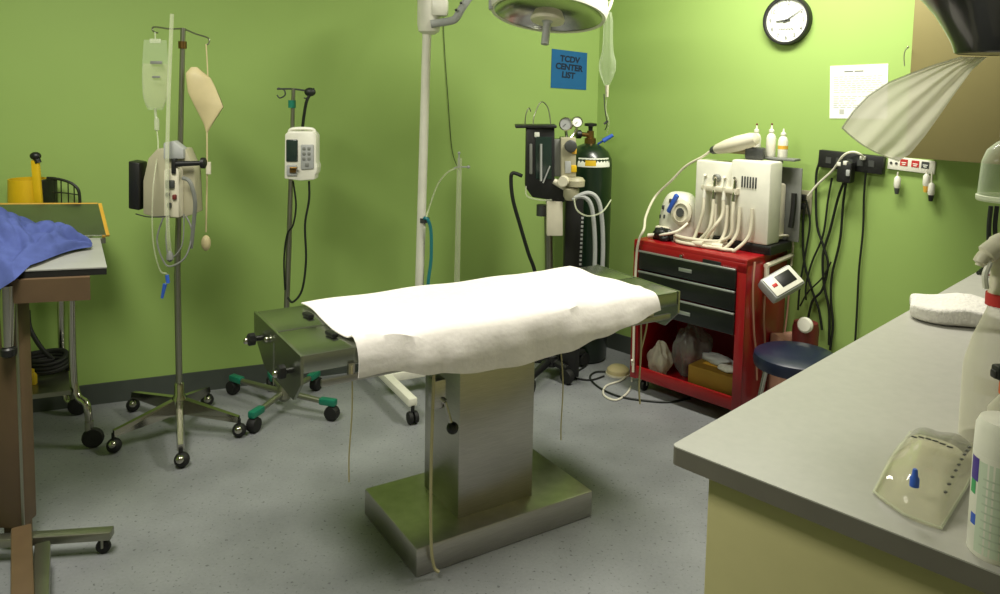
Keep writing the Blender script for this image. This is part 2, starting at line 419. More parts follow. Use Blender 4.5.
# pump strapped on the pole
m = MB(); q = Pd(182, 162, D1 - .04); m.cyl(q - V(.06, 0, 0), q + V(.02, 0, 0), .018); 
b0, b1 = Pd(186, 164, D1 - .13), Pd(203, 163, D1 - .13)
m.cyl(Pd(175, 164, D1 - .13), b1, .013, .010); m.box(Pd(174.5, 166, D1 - .13), (.018, .03, .065), bev=.003); m.lathe([(.01, -.012), (.024, -.006), (.024, .008), (.012, .014)], b1, 12, (1, 0, 0)); obj('pump_clamp', m, 'black', S, world=True)
PU = thing('infusion_pump', 'beige infusion pump with a black side panel clamped to the tall chromed pole', 'pump', Pd(172, 214, D1 - .06))
def pd1(px, py, dy=0.0): return Pd(px, py, D1 - .06 + dy)
def prism_px(pts, D, d0, d1, mb):   # photo outline turned into a solid between distances
    a = [Pd(x, y, D) for x, y in pts]; n = len(a)
    vs = [p + V(0, d0, 0) for p in a] + [p + V(0, d1, 0) for p in a]
    fs = [tuple(range(n)), tuple(reversed(range(n, 2 * n)))] + [(i, i + n, (i + 1) % n + n, (i + 1) % n) for i in range(n)]
    bm = bmesh.new(); bv = [bm.verts.new(p) for p in vs]
    for f in fs: bm.faces.new([bv[i] for i in f])
    bmesh.ops.recalc_face_normals(bm, faces=bm.faces[:])
    bmesh.ops.bevel(bm, geom=bm.edges[:], offset=min(.006, abs(d1 - d0) * .3), segments=2, profile=.5, affect='EDGES')
    mb.frombm(bm); return mb
m = MB(); prism_px([(146, 213), (146, 180), (151, 158), (160, 148), (188, 148), (197, 168), (199, 212), (186, 217), (160, 217)], D1 - .06, -.03, .05, m); obj('rear_housing', m, 'beige', PU, world=True)
m = MB(); prism_px([(171, 214), (171, 168), (184, 166), (186, 170), (186, 215)], D1 - .06, -.075, .02, m); obj('front_housing', m, 'cream', PU, world=True)
m = MB(); prism_px([(133, 207), (133, 160), (144, 162), (144, 209)], D1 - .06, -.045, .035, m); obj('side_panel', m, 'black', PU, world=True)
for (x0, y0, x1, y1, mm) in ((173, 178, 182, 186, 'dgrey'), (173, 190, 177, 194, 'black'), (180, 192, 184, 197, 'maroon'), (175, 200, 179, 205, 'dgrey')):
    m = MB(); prism_px([(x0, y1), (x0, y0), (x1, y0), (x1, y1)], D1 - .06, -.086, -.07, m); obj('control', m, mm, PU, world=True)
m = MB(); prism_px([(168, 158), (168, 142), (178, 140), (188, 148), (188, 158)], D1 - .06, -.05, .0, m); obj('top_cap', m, 'lgrey', PU, world=True)
m = MB(); m.tube([pd1(136, 214, -.02), pd1(150, 217, -.08), pd1(170, 216, -.09)], .003, 6); obj('bail_wire', m, 'dgrey', PU, world=True)

def iv_bag(px0, py0, px1, py1, D, name, label, hookpt, fluidlevel=.66):
    """flat clear bag hung by its top tab"""
    cx = (px0 + px1) / 2
    B = thing(name, label, 'IV bag', Pd(cx, py1, D))
    def fn_b(k, inset=0.0):
        def f(u, v):
            a = 2 * math.pi * u
            w = (math.sin(min(1, max(0.02, v)) * math.pi) ** .28)
            taper = 1 - .35 * max(0, (v - .75) / .25) ** 2
            py = py0 + (py1 - py0) * v
            p = Pd(cx, py, D); hw = (Pd(px1, py, D) - Pd(px0, py, D)).length / 2 * (.86 + .14 * math.sin(v * 3.1)) * taper - inset
            th = (.006 + .022 * v * math.sin(v * math.pi) ** .5) - inset * .5
            return p + V(hw * math.cos(a), th * math.sin(a), 0)
        return f
    m = MB(); m.grid(fn_b(0), 28, 18); obj('bag', m, 'clear', B, world=True, angle=80)
    def ff(u, v):
        return fn_b(0, .003)(u, 1 - fluidlevel + (fluidlevel - .03) * v)
    m = MB(); m.grid(ff, 28, 10); obj('fluid', m, 'fluid', B, world=True, angle=80)
    m = MB(); m.box(Pd(cx, py0 + 1, D), (.05, .004, .02), bev=.002); m.tube([Pd(cx, py0, D), Pd(cx, (py0 + hookpt[1]) / 2, D), Pd(*hookpt, D)], .003, 6); obj('hang_tab', m, 'clear2', B, world=True)
    return B
B = iv_bag(142, 40, 168.5, 110, D1 - .01, 'infusion_bag', 'clear fluid bag hanging from the left hook of the tall chromed pole', (155, 32))
m = MB(); m.cyl(Pd(155, 108, D1), Pd(156, 118, D1), .006, .006); m.lathe([(.004, 0), (.011, .006), (.011, .05), (.005, .062)], Pd(157, 131, D1), 12); obj('drip_chamber', m, 'clear2', B, world=True)
m = MB(); prism_px([(150, 64), (150, 61), (162, 61), (162, 64)], D1 - .04, 0, .004, m); prism_px([(152, 78), (152, 76), (160, 76), (160, 78)], D1 - .04, 0, .004, m); obj('print', m, 'grey', B, world=True)
m = MB(); m.tube([Pd(157, 131, D1), Pd(158, 150, D1 - .06), Pd(153, 190, D1 - .16), Pd(153, 240, D1 - .16), Pd(160, 270, D1 - .14), Pd(167, 274, D1 - .12), Pd(166, 284, D1 - .12)], .0032, 6)
obj('drip_line', m, 'tube', B, world=True)
m = MB(); m.cyl(Pd(167, 275, D1 - .12), Pd(168, 283, D1 - .12), .008); m.cyl(Pd(165, 284, D1 - .12), Pd(162, 298, D1 - .12), .009, .006); obj('blue_clamp', m, 'blue', B, world=True)
# tall clear tube in front of the pump
m = MB(); m.tube([Pd(172, 14, D1 - .10), Pd(170, 60, D1 - .11), Pd(168, 120, D1 - .13), Pd(167, 180, D1 - .16), Pd(168, 232, D1 - .16), Pd(170, 252, D1 - .14)], .0085, 8)
tag(origin_to(obj('suction_tube', m, 'tube'), Pd(170, 252, D1 - .14)), 'long straight clear tube hanging down in front of the beige pump', 'tube')
m = MB(); m.lathe([(.004, 0), (.016, .012), (.014, .035), (.004, .05)], Pd(170, 262, D1 - .15), 10)
m.tube([Pd(163, 218, D1 - .1), Pd(157, 240, D1 - .13), Pd(164, 262, D1 - .15), Pd(172, 266, D1 - .15), Pd(186, 256, D1 - .13), Pd(192, 232, D1 - .1), Pd(186, 216, D1 - .09)], .004, 6)
m.tube([Pd(168, 214, D1 - .12), Pd(166, 240, D1 - .14), Pd(170, 258, D1 - .15), Pd(182, 245, D1 - .14), Pd(184, 214, D1 - .12)], .003, 6)
tag(origin_to(obj('monitor_lead', m, 'grey'), Pd(170, 262, D1 - .15)), 'looped grey leads with a tan plug dangling below the beige pump', 'cable')
m = MB(); m.tube([Pd(183, 178, D1 - .14), Pd(190, 182, D1 - .15), Pd(195, 200, D1 - .14), Pd(194, 220, D1 - .12), Pd(191, 248, D1 - .1)], .009, 8)
tag(origin_to(obj('pump_hose', m, 'grey'), Pd(191, 248, D1 - .1)), 'thick grey hose arching over the right front of the beige pump', 'hose')
# beige deflated reservoir bag on the right hook
RB = thing('reservoir_bag', 'tan rubber bag hanging twisted from the right hook of the tall chromed pole', 'bag', Pd(207, 132, D1))
def rb(u, v):
    a = 2 * math.pi * u
    L = [(191, 67), (186.5, 73), (189, 92), (196, 108), (203, 123), (206, 132)]; Rr = [(197, 67), (210, 78), (216, 91), (223, 107), (214, 122), (208, 132)]
    k = v * 5; i = min(4, int(k)); t = k - i
    lx = L[i][0] + (L[i + 1][0] - L[i][0]) * t; ly = L[i][1] + (L[i + 1][1] - L[i][1]) * t
    rx = Rr[i][0] + (Rr[i + 1][0] - Rr[i][0]) * t; ry = Rr[i][1] + (Rr[i + 1][1] - Rr[i][1]) * t
    p, q = Pd(lx, ly, D1 - .02), Pd(rx, ry, D1 - .02)
    mid = (p + q) / 2; h = (q - p) / 2
    return mid + h * math.cos(a) + V(0, (.004 + .022 * math.sin(v * math.pi)) * math.sin(a) + .014 * math.sin(2.2 * math.pi * u + v * 4) * math.sin(v * math.pi), 0)
m = MB(); m.grid(rb, 28, 20); obj('bag', m, 'latex', RB, world=True, angle=70)
m = MB(); m.tube([Pd(206, 44, D1 - .02), Pd(207, 58, D1 - .02), Pd(208, 80, D1 - .02)], .003, 6); m.tube([Pd(207, 130, D1 - .02), Pd(207, 180, D1 - .02), Pd(206, 232, D1 - .02)], .0038, 6); obj('bag_line', m, 'latex', RB, world=True)
m = MB(); m.cyl(Pd(208.5, 162, D1 - .02), Pd(208.5, 174, D1 - .02), .011); obj('line_clamp', m, 'cream', RB, world=True)
m = MB(); m.ball(Pd(206, 243, D1 - .02), .021, sz=1.7); obj('squeeze_bulb', m, 'latex', RB, world=True)

# ------------------------------------------------------------------ second infusion stand with teal tipped legs
fp = [Pz(*p, 0) for p in ((233, 394), (254, 432), (332, 420))]
c2 = Pz(284, 412, 0); c2 = V(c2.x, c2.y, 0); D2 = c2.y
S2 = thing('infusion_stand', 'slim grey infusion stand with teal-tipped legs behind the end of the operating table', 'IV stand', c2)
dirs = [p - c2 for p in fp]
rr_ = sum(d.length for d in dirs) / 3
dirs += [V(math.cos(R(a)), math.sin(R(a)), 0) * rr_ for a in (72, 118)]
m = MB(); m.lathe([(.02, .06), (.034, .075), (.034, .12), (.02, .14), (.02, .2)], (0, 0, 0), 16); obj('hub', m, 'pole', S2)
for d in dirs:
    n = d.normalized()
    m = MB(); m.cyl(n * .02 + Z3 * .10, d * .86 + Z3 * .085, .015, .013); lg = obj('leg', m, 'pole', S2)
    m = MB(); m.box(d * .92 + Z3 * .088, (.085, .036, .032), rz=math.atan2(n.y, n.x), bev=.006); obj('leg_tip', m, 'teal', lg)
    m = MB(); m.cyl(d + Z3 * .05, d * .98 + Z3 * .085, .008); ax = V(-n.y, n.x, 0)
    m.lathe([(.012, -.022), (.033, -.02), (.036, -.01), (.036, .01), (.033, .02), (.012, .022)], d + Z3 * .036, 18, ax); obj('caster', m, 'rubber', lg)
m = MB(); pt2 = Pd(293.5, 88, D2) - c2; mid2 = Pd(289, 240, D2) - c2
m.cyl((0, 0, .15), mid2, .0135); m.cyl(mid2, pt2, .0125, .009); obj('pole', m, 'pole', S2)
m = MB(); q = Pd(292, 104, D2); m.cyl(q - Z3 * .018, q + Z3 * .018, .018); obj('collar', m, 'teal', S2, world=True)
m = MB(); m.tube([Pd(277, 95, D2), Pd(280, 98, D2), Pd(285, 95, D2), Pd(284, 90, D2), Pd(278, 88, D2)], .0035, 6); m.tube([Pd(277, 89, D2), Pd(293, 89, D2), Pd(308, 91, D2)], .0045, 6); m.tube([Pd(304, 98, D2), Pd(308, 98, D2), Pd(312, 93, D2), Pd(314, 88, D2)], .0035, 6)
obj('hook_bar', m, 'dgrey', S2, world=True)
P2 = thing('infusion_pump', 'small white infusion pump with dark screen and carry handle on the slim stand', 'pump', Pd(302, 180, D2 - .05))
DD = D2 - .06
m = MB(); prism_px([(286, 178), (286.5, 134), (290, 131), (314, 131), (317.5, 135), (317.5, 163), (319, 165), (318, 173), (316.5, 174), (316, 179), (302, 180)], DD, -.03, .05, m); obj('housing', m, 'white', P2, world=True)
m = MB(); prism_px([(288, 161), (288, 139), (299.5, 139), (299.5, 161)], DD, -.038, -.02, m); obj('screen', m, 'screen', P2, world=True)
m = MB(); prism_px([(302.5, 169), (302.5, 144), (315.5, 144), (315.5, 168)], DD, -.038, -.02, m); obj('keypad', m, 'lgrey', P2, world=True)
m = MB()
for (x, y) in ((306, 148), (311, 148), (306, 153), (311, 153), (306, 158), (311, 158)): prism_px([(x - 1.6, y + 1.6), (x - 1.6, y - 1.6), (x + 1.6, y - 1.6), (x + 1.6, y + 1.6)], DD, -.042, -.03, m)
for (x, y, w) in ((309, 164, 2),): prism_px([(x - w, y + w), (x - w, y - w), (x + w, y - w), (x + w, y + w)], DD, -.042, -.03, m)
obj('keys', m, 'grey', P2, world=True)
m = MB(); prism_px([(288.5, 175), (288.5, 164), (299, 164), (299, 175)], DD, -.04, -.02, m); obj('door', m, 'lgrey', P2, world=True)
m = MB(); m.cyl(Pd(290, 168, DD - .05), Pd(297, 168, DD - .05), .006); m.box(Pd(293, 171, DD - .042), (.03, .01, .016)); obj('knob', m, 'brass', P2, world=True)
m = MB(); m.tube([Pd(289, 134, DD), Pd(291, 129.5, DD), Pd(302, 128.5, DD), Pd(313, 129.5, DD), Pd(315, 134, DD)], .008, 8); obj('carry_handle', m, 'white', P2, world=True)
m = MB(); m.box(Pd(295, 165, D2 - .012), (.06, .06, .05), bev=.005); obj('pole_clamp', m, 'dgrey', P2, world=True)
m = MB(); m.tube([Pd(309, 181, D2 - .05), Pd(309, 200, D2 - .05), Pd(305, 225, D2 - .05), Pd(306, 260, D2 - .05), Pd(302, 290, D2 - .05), Pd(293, 302, D2 - .05), Pd(288, 298, D2 - .02)], .0055, 7)
tag(origin_to(obj('power_cable', m, 'cord'), Pd(309, 181, D2 - .05)), 'dark cord looping down beside the slim stand from the small white pump', 'cable')
m = MB(); m.tube([Pd(312, 92, D2 - .02), Pd(307, 100, D2 - .03), Pd(304, 115, D2 - .01), Pd(302, 133, D2 + .02)], .0075, 7); m.ball(Pd(310, 92, D2 - .02), .021, sx=1.3); 
tag(origin_to(obj('nurse_call_cable', m, 'cord'), Pd(302, 133, D2)), 'short black cable with a plug hung on the right hook of the slim stand', 'cable')
m = MB(); m.tube([Pd(293, 181, D2 - .03), Pd(296, 205, D2 - .03), Pd(293, 225, D2 - .03), Pd(287, 235, D2 - .02), Pd(284, 260, D2 - .02), Pd(285, 290, D2 - .02)], .0045, 7)
tag(origin_to(obj('drain_tube', m, 'cord'), Pd(293, 181, D2)), 'thin dark tube wound close along the slim stand pole below the pump', 'tube')

# ------------------------------------------------------------------ surgical lamp on its stand
lc = V(-.43, 3.88, 0); DL = lc.y
LS = thing('surgical_lamp', 'white examination lamp on a tall white wheeled pole behind the operating table', 'lamp', lc)
hd = (Pz(412, 424, 0) - lc); hd = V(hd.x, hd.y, 0)
ldir = V(.48, -.88, 0).normalized(); sd = V(ldir.y * -1, ldir.x, 0)
l1e = Pz(413, 424, 0) - lc; l1e.z = 0; l1s = l1e - ldir * .72
l2e = l1e + sd * .26; l2s = l1s + sd * .26
for a, b in ((l1s, l1e), (l2s, l2e)):
    m = MB(); d = (b - a); m.box((a + b) / 2 + Z3 * .105, (d.length, .045, .04), rz=math.atan2(d.y, d.x), bev=.006); lg = obj('base_leg', m, 'white', LS)
    for e, k in ((a, .05), (b, -.005)):
        ww = e + (b - a).normalized() * k
        m = MB(); m.cyl(ww + Z3 * .06, ww + Z3 * .09, .009)
        for sgn in (-1, 1): m.lathe([(.012, -.01), (.028, -.009), (.031, 0), (.028, .009), (.012, .01)], ww + sd * sgn * .014 + Z3 * .031, 16, sd)
        obj('caster', m, 'rubber', lg)
m = MB(); a, b = (l1s + l1e) / 2, (l2s + l2e) / 2; m.box((a + b) / 2 + Z3 * .105, ((b - a).length, .06, .045), rz=math.atan2((b - a).y, (b - a).x), bev=.006); obj('cross_bar', m, 'white', LS)
pb = Pd(419, 300, DL) - lc; ptp = Pd(427, 30, DL) - lc
pc = (a + b) / 2
m = MB(); m.cyl(V(pc.x, pc.y, .1), pb, .022); m.cyl(pb, ptp, .0225); obj('pole', m, 'white', LS)
jt = Pd(429, 14, DL) - lc
m = MB(); m.lathe([(.028, -.10), (.052, -.085), (.058, -.05), (.058, .12)], jt, 20); m.box(jt + V(.055, -.02, .03), (.08, .08, .085), bev=.012); obj('arm_joint', m, 'white', LS)
arm = [Pd(431, 24, DL - .05), Pd(450, 21, DL - .05), Pd(456, 18, DL - .05), Pd(462, 8, DL - .04), Pd(472, -6, DL - .03), Pd(500, -40, DL - .06), Pd(546, -45, DL - .12), Pd(546, -20, DL - .14)]
m = MB(); m.tube(arm, .020, 10, n=5); obj('arm', m, 'lgrey', LS, world=True)
m = MB()
for (x, y) in ((456, 10), (461, 3)): m.ball(Pd(x, y, DL - .075), .007)
obj('arm_bolt', m, 'dgrey', LS, world=True)
DH = DL - .15
hc = Pd(548, 15.5, DH); ax = V(.10, .23, 1).normalized(); r_ = 57 / F * DH
m = MB(); m.lathe([(r_ * .94, .004), (r_, 0), (r_ * 1.03, .03), (r_ * 1.0, .085), (r_ * .8, .14), (r_ * .45, .17), (.03, .18)], hc, 48, ax, caps=False); sh = obj('lamp_shade', m, 'white', LS, world=True)
m = MB(); m.lathe([(r_ * .955, .006), (r_ * .8, .05), (r_ * .5, .085), (.01, .10)], hc, 48, ax, caps=False); obj('reflector', m, 'mirror', sh, world=True)
m = MB(); m.lathe([(.078, .0), (.082, .012), (.066, .05), (.03, .06)], hc - ax * .030, 24, ax); obj('bulb_shield', m, 'cream', sh, world=True)
m = MB(); m.lathe([(.012, 0), (.019, -.002), (.019, .10), (.03, .112)], hc - ax * .140, 16, ax); obj('handle', m, 'lgrey', sh, world=True)
q = ax.orthogonal().normalized(); q2 = ax.cross(q)
rt = hc + V(r_, 0, -.02)
m = MB(); m.tube([hc + (V(1, 0, 0) - ax * ax.x).normalized() * r_ * 1.0 + ax * .02, Pd(604, 16, DH), Pd(609, 9, DH), Pd(612, 0, DH), Pd(611, -10, DH), Pd(603, -12, DH)], .007, 8); obj('rim_handle', m, 'white', sh, world=True)
m = MB(); m.box(Pd(491, -3, DH - .0), (.02, .08, .12), bev=.004); obj('side_bracket', m, 'lgrey', sh, world=True)
# drip bag hung on lamp handle
DR = DH
B2 = thing('drip_bag', 'narrow clear drip bag hanging from the rim handle of the surgical lamp', 'IV bag', Pd(607, 97, DR))
def db(u, v):
    a = 2 * math.pi * u; py = 12 + 74 * v
    w = [3, 4.6, 4.8, 4.8, 5.2, 6, 8.4, 8.6, 6, 2.2]; k = v * 9; i = min(8, int(k)); t = k - i; hw = (w[i] + (w[i + 1] - w[i]) * t) / F * DR
    p = Pd(608.5 - 1.5 * v, py, DR); return p + V(hw * math.cos(a), hw * .6 * math.sin(a) + .002 * math.sin(6 * a), 0)
m = MB(); m.grid(db, 24, 24); obj('bag', m, 'clear', B2, world=True, angle=80)
m = MB(); m.cyl(Pd(607, 85, DR), Pd(607, 97, DR), .009, .007); obj('port', m, 'cream', B2, world=True)
m = MB(); m.tube([Pd(609, 1, DR), Pd(609, 8, DR), Pd(608.5, 14, DR)], .003, 6); obj('hang_tab', m, 'clear2', B2, world=True)
m = MB(); m.tube([Pd(607, 97, DR), Pd(606, 110, DR), Pd(609, 122, DR), Pd(607, 133, DR + .05)], .002, 6); obj('drip_line', m, 'tube', B2, world=True)
# teal hose clipped to lamp pole
m = MB(); m.tube([Pd(424, 218, DL - .03), Pd(428, 220, DL - .04), Pd(431, 232, DL - .03), Pd(431, 260, DL - .02), Pd(428, 286, DL - .02), Pd(428, 330, DL)], .0085, 8)
TH = tag(origin_to(obj('oxygen_hose', m, 'bluetube'), Pd(428, 330, DL)), 'teal hose hanging from a clip on the white lamp pole', 'hose')
m = MB(); q = Pd(424, 220, DL); m.cyl(q - Z3 * .012, q + Z3 * .012, .028); obj('clip', m, 'dgrey', TH)
TH.children[0].data.transform(Matrix.Translation(-Vector(TH.location)))
# slim pale stand beside it
DS = 4.05; sb = Pd(455, 372, DS); sb.z = 0
SS = thing('slim_pole', 'slim pale translucent pole with a crook top standing by the back wall', 'pole', sb)
st = Pd(459.5, 158, DS) - sb
m = MB(); m.lathe([(.13, 0), (.13, .012), (.03, .03), (.012, .05)], (0, 0, 0), 24); obj('base', m, 'lgrey', SS)
m = MB(); m.cyl((0, 0, .03), st, .017, .013); obj('pole', m, 'tube', SS)
m = MB(); m.tube([Pd(454, 168, DS), Pd(459, 167, DS), Pd(468, 167, DS)], .004, 6); m.ball(Pd(468.5, 167, DS), .009); m.ball(Pd(459, 153, DS), .008); m.tube([Pd(459, 167, DS), Pd(459, 153, DS)], .004, 6, smooth=False); obj('hook', m, 'lgrey', SS, world=True)
m = MB(); m.tube([Pd(457, 168, DS), Pd(448, 172, DS - .02), Pd(438, 184, DS - .05), Pd(430, 205, DS - .12), Pd(426, 218, DL - .04)], .005, 7)
tag(origin_to(obj('clear_hose', m, 'tube'), Pd(457, 168, DS)), 'thin clear hose arching from the slim pale pole to the lamp pole', 'hose')
m = MB(); m.tube([Pb(443, -2, .006), Pb(444, 40, .006), Pb(448, 100, .006), Pb(452, 150, .006), Pb(459, 170, .02)], .002, 5)
tag(origin_to(obj('wall_wire', m, 'wire'), Pb(459, 170, .006)), 'fine dark wire running down the back wall above the slim pale pole', 'wire')

# ------------------------------------------------------------------ blue sign
def frame_on(p0, u, n):  # matrix with X along u, Y up, Z along wall normal
    return Matrix(((u.x, 0, n.x, p0.x), (u.y, 0, n.y, p0.y), (0, 1, 0, p0.z), (0, 0, 0, 1)))
A_, B_, C_, D_ = Pb(551.7, 48.7), Pb(587, 53), Pb(586, 90), Pb(550.5, 87.7)
bs = thing('wall_sign', 'square blue paper sign with three short lines of black lettering', 'sign', (A_ + B_ + C_ + D_) / 4)
m = MB(); n = NB * .003; m.add([p + n for p in (A_, B_, C_, D_)] + [p + n * .1 for p in (A_, B_, C_, D_)], [(0, 1, 2, 3), (0, 4, 5, 1), (1, 5, 6, 2), (2, 6, 7, 3), (3, 7, 4, 0)]); obj('sheet', m, 'sign', bs, world=True)
sc_ = (A_ + B_ + C_ + D_) / 4; tilt = Matrix.Rotation(R(-5), 4, 'Z')
m = MB()
for tx, dy, sz in (('TCDV', .062, .050), ('CENTER', .014, .050), ('LIST', -.034, .050)):
    m.text(tx, sz, frame_on(sc_ + NB * .0036, UB, NB) @ tilt @ Matrix.Translation((-.002, dy, 0)), bold=.002)
obj('lettering', m, 'ink', bs, world=True)

# ------------------------------------------------------------------ anaesthesia machine in the corner
ac = V(.27, 4.17, 0); DA = 4.12
AM = thing('anaesthesia_machine', 'black and grey anaesthesia machine on a wheeled stand in the room corner', 'anaesthesia machine', ac)
def pa(px, py, dy=0.0): return Pd(px, py, DA + dy)
def boxpx(x0, y0, x1, y1, D, d0, d1): return prism_px([(x0, y1), (x0, y0), (x1, y0), (x1, y1)], D, d0, d1, MB())
fpa = [Pz(567, 384, 0), Pz(583, 366, 0)]
bc = V(.30, 4.22, 0)
legs = [fpa[0] - bc, fpa[1] - bc, V(-.26, .05, 0), V(-.12, -.25, 0), V(.06, .20, 0)]
m = MB(); m.lathe([(.045, .07), (.05, .08), (.05, .13), (.022, .15)], bc - ac, 16); obj('base_hub', m, 'black', AM)
for d in legs:
    s_ = bc - ac; m = MB(); m.cyl(s_ + Z3 * .1, s_ + d + Z3 * .085, .024, .018); lg = obj('leg', m, 'black', AM)
    n = d.normalized(); m = MB(); m.lathe([(.015, -.02), (.038, -.018), (.042, 0), (.038, .018), (.015, .02)], s_ + d + Z3 * .042, 18, (-n.y, n.x, 0)); obj('caster', m, 'rubber', lg)
m = MB(); m.cyl(bc - ac + Z3 * .12, pa(548, 205) - ac, .022); obj('pole', m, 'pole', AM)
m = MB(); m.lathe([(.03, 0), (.03, .06)], pa(542, 212) - ac - Z3 * .02, 14); obj('pole_clamp', m, 'dgrey', AM)
m = boxpx(546, 200, 562, 234, DA, -.06, .03); obj('white_module', m, 'cream', AM, world=True)
bodym = prism_px([(525, 186), (526, 127), (554, 127), (554, 180), (564, 186), (564, 201), (552, 199), (532, 196)], DA, -.05, .07, MB()); bd = obj('vaporiser_body', bodym, 'black', AM, world=True)
m = boxpx(515, 124.5, 556, 127.5, DA, -.07, .08); obj('top_shelf', m, 'black', AM, world=True)
m = boxpx(529, 143, 532, 173, DA, -.058, -.045); obj('flow_tube', m, 'grey', bd, world=True)
m = boxpx(535, 136, 551, 178, DA, -.06, -.045); obj('window', m, 'screen', bd, world=True)
m = MB(); m.cyl(pa(541, 144, -.066), pa(541, 181, -.066), .0065); obj('flow_tube', m, 'lgrey', bd, world=True)
m = MB(); m.cyl(pa(550, 166, -.066), pa(543, 183, -.066), .004); obj('flow_tube', m, 'lgrey', bd, world=True)
m = boxpx(534, 131.5, 539, 136.5, DA, -.056, -.045); obj('badge', m, 'paper', bd, world=True)
m = MB(); m.tube([pa(533, 125), pa(534.5, 115, .02), pa(541, 102, .02), pa(548, 108, .02), pa(551, 125)], .003, 6); m.tube([pa(525, 124), pa(526, 114), pa(529, 108), pa(531, 112)], .003, 6); obj('bail_wire', m, 'pole', AM, world=True)
m = boxpx(552, 139, 561, 176, DA, -.03, .05); obj('flowmeter_side', m, 'grey', AM, world=True)
m = boxpx(560, 137, 575, 176, DA, -.06, .05); fm = obj('flowmeter', m, 'beige', AM, world=True)
m = MB(); m.lathe([(.032, 0), (.032, .02), (.026, .024)], pa(570.5, 146, -.06), 20, (0, -1, 0)); kn = obj('dial', m, 'dgrey', fm, world=True)
m = boxpx(571, 147, 575.5, 153, DA, -.068, -.055); obj('dial_tag', m, 'ywood', fm, world=True)
m = boxpx(570, 164, 575.5, 171, DA, -.068, -.055); obj('warning_label', m, 'yellow', fm, world=True)
m = boxpx(564, 160, 570, 172, DA, -.066, -.055); obj('label', m, 'lgrey', fm, world=True)
def gauge(px, py, r, facem, D, aim, name='pressure_gauge', par=AM):
    a = Vector(aim).normalized(); p = Pd(px, py, D)
    m = MB(); m.lathe([(r * .8, -.03), (r, -.02), (r, .008), (r * .9, .012), (r * .88, .004)], p, 22, a, caps=True); g = obj(name, m, 'chrome', par, world=True)
    m = MB(); m.lathe([(r * .86, .0045), (r * .84, .0065)], p, 22, a); m2 = obj('gauge_face', m, facem, g, world=True)
    m = MB(); q = a.orthogonal().normalized(); m.cyl(p + a * .009, p + a * .009 + q * r * .6, .0015, .001, 5); obj('needle', m, 'black', g, world=True)
gauge(566, 124, .036, 'lgrey', DA - .02, (-.25, -1, .05)); gauge(577, 122, .03, 'clockface', DA + .0, (.15, -1, .1))
m = MB(); m.tube([pa(566, 131), pa(567, 139)], .008, 8, smooth=False); m.tube([pa(577, 128), pa(574, 134), pa(570, 139)], .008, 8); obj('gauge_stem', m, 'chrome', AM, world=True)
m = MB(); m.lathe([(.026, -.02), (.03, 0), (.026, .03)], pa(564, 181, -.08), 16, (-.3, -1, 0)); obj('inlet_valve', m, 'cream', AM, world=True)
m = MB(); m.lathe([(.05, 0), (.052, .03), (.04, .045)], pa(575, 186, -.06), 20); m.lathe([(.03, 0), (.042, .02), (.042, .06), (.02, .075)], pa(571, 200, -.06), 18); obj('valve_housing', m, 'beige', AM, world=True)
m = MB(); m.tube([pa(554, 181, -.05), pa(562, 186, -.06), pa(570, 190, -.05)], .016, 10); obj('elbow', m, 'cream', AM, world=True)
for k, pts in enumerate((((573, 197), (584, 197), (591, 205), (594, 225), (595, 250), (594, 285), (594, 330)), ((572, 199), (588, 193), (598, 200), (602, 220), (603, 250), (602, 285), (603, 335)))):
    m = MB(); m.tube([pa(x, y, -.09 - .0 * k) for x, y in pts], .0115, 8)
    tag(origin_to(obj('breathing_hose', m, 'lgrey'), pa(*pts[0], -.09)), ('pale corrugated breathing hose nearer the machine, hanging before the gas cylinder', 'pale corrugated breathing hose farther from the machine, curving over the gas cylinder')[k], 'hose', 'breathing hoses of the anaesthesia machine')
m = MB(); m.tube([pa(574, 198, -.11), pa(577, 210, -.14), pa(588, 216, -.17), pa(602, 212, -.14), pa(611, 200, -.05)], .004, 6)
m.tube([pa(526, 186, -.06), pa(527, 196, -.07), pa(540, 200, -.08), pa(552, 200, -.08)], .004, 6)
obj('sample_line', m, 'tube', AM, world=True)
m = MB(); m.tube([pa(522, 176, -.02), pa(513, 173, -.03), pa(511, 180, -.03), pa(513, 200, -.03), pa(520, 225, -.02), pa(528, 252, -.0), pa(536, 278, .02), pa(538, 330, .03)], .010, 8)
tag(origin_to(obj('black_hose', m, 'cord'), pa(522, 176)), 'black hose drooping on the left of the anaesthesia machine', 'hose')
# oxygen cylinder
oc = V(Pd(588, 220, 4.55).x, 4.55, 0)
OX = thing('oxygen_cylinder', 'tall dark green gas cylinder with white shoulder label standing in the corner', 'gas cylinder', oc)
zt = lambda py: Pd(588, py, oc.y).z
rT = 22.5 / F * oc.y; zs = zt(163)
m = MB(); m.lathe([(rT * .9, 0), (rT, .02), (rT, zs), (rT * .96, zs + .03), (rT * .82, zs + .07), (rT * .55, zs + .10), (rT * .28, zs + .115), (.02, zs + .12)], (0, 0, 0), 36); obj('tank', m, 'tank', OX)
zc = zs + .115
m = MB(); m.lathe([(.034, zc), (.034, zc + .03), (.022, zc + .036), (.02, zc + .075)], (0, 0, 0), 16); m.cyl((0, 0, zc + .05), (-.06, -.02, zc + .055), .013); vv = obj('valve', m, 'brass', OX)
m = MB(); m.lathe([(.012, zc + .07), (.014, zc + .10), (.036, zc + .103), (.036, zc + .118), (.012, zc + .122)], (0, 0, 0), 10); m.lathe([(.02, 0), (.026, .006), (.026, .03), (.014, .036)], (-.055, -.02, zc + .055), 10, (-1, -.2, 0)); obj('hand_wheel', m, 'black', vv)
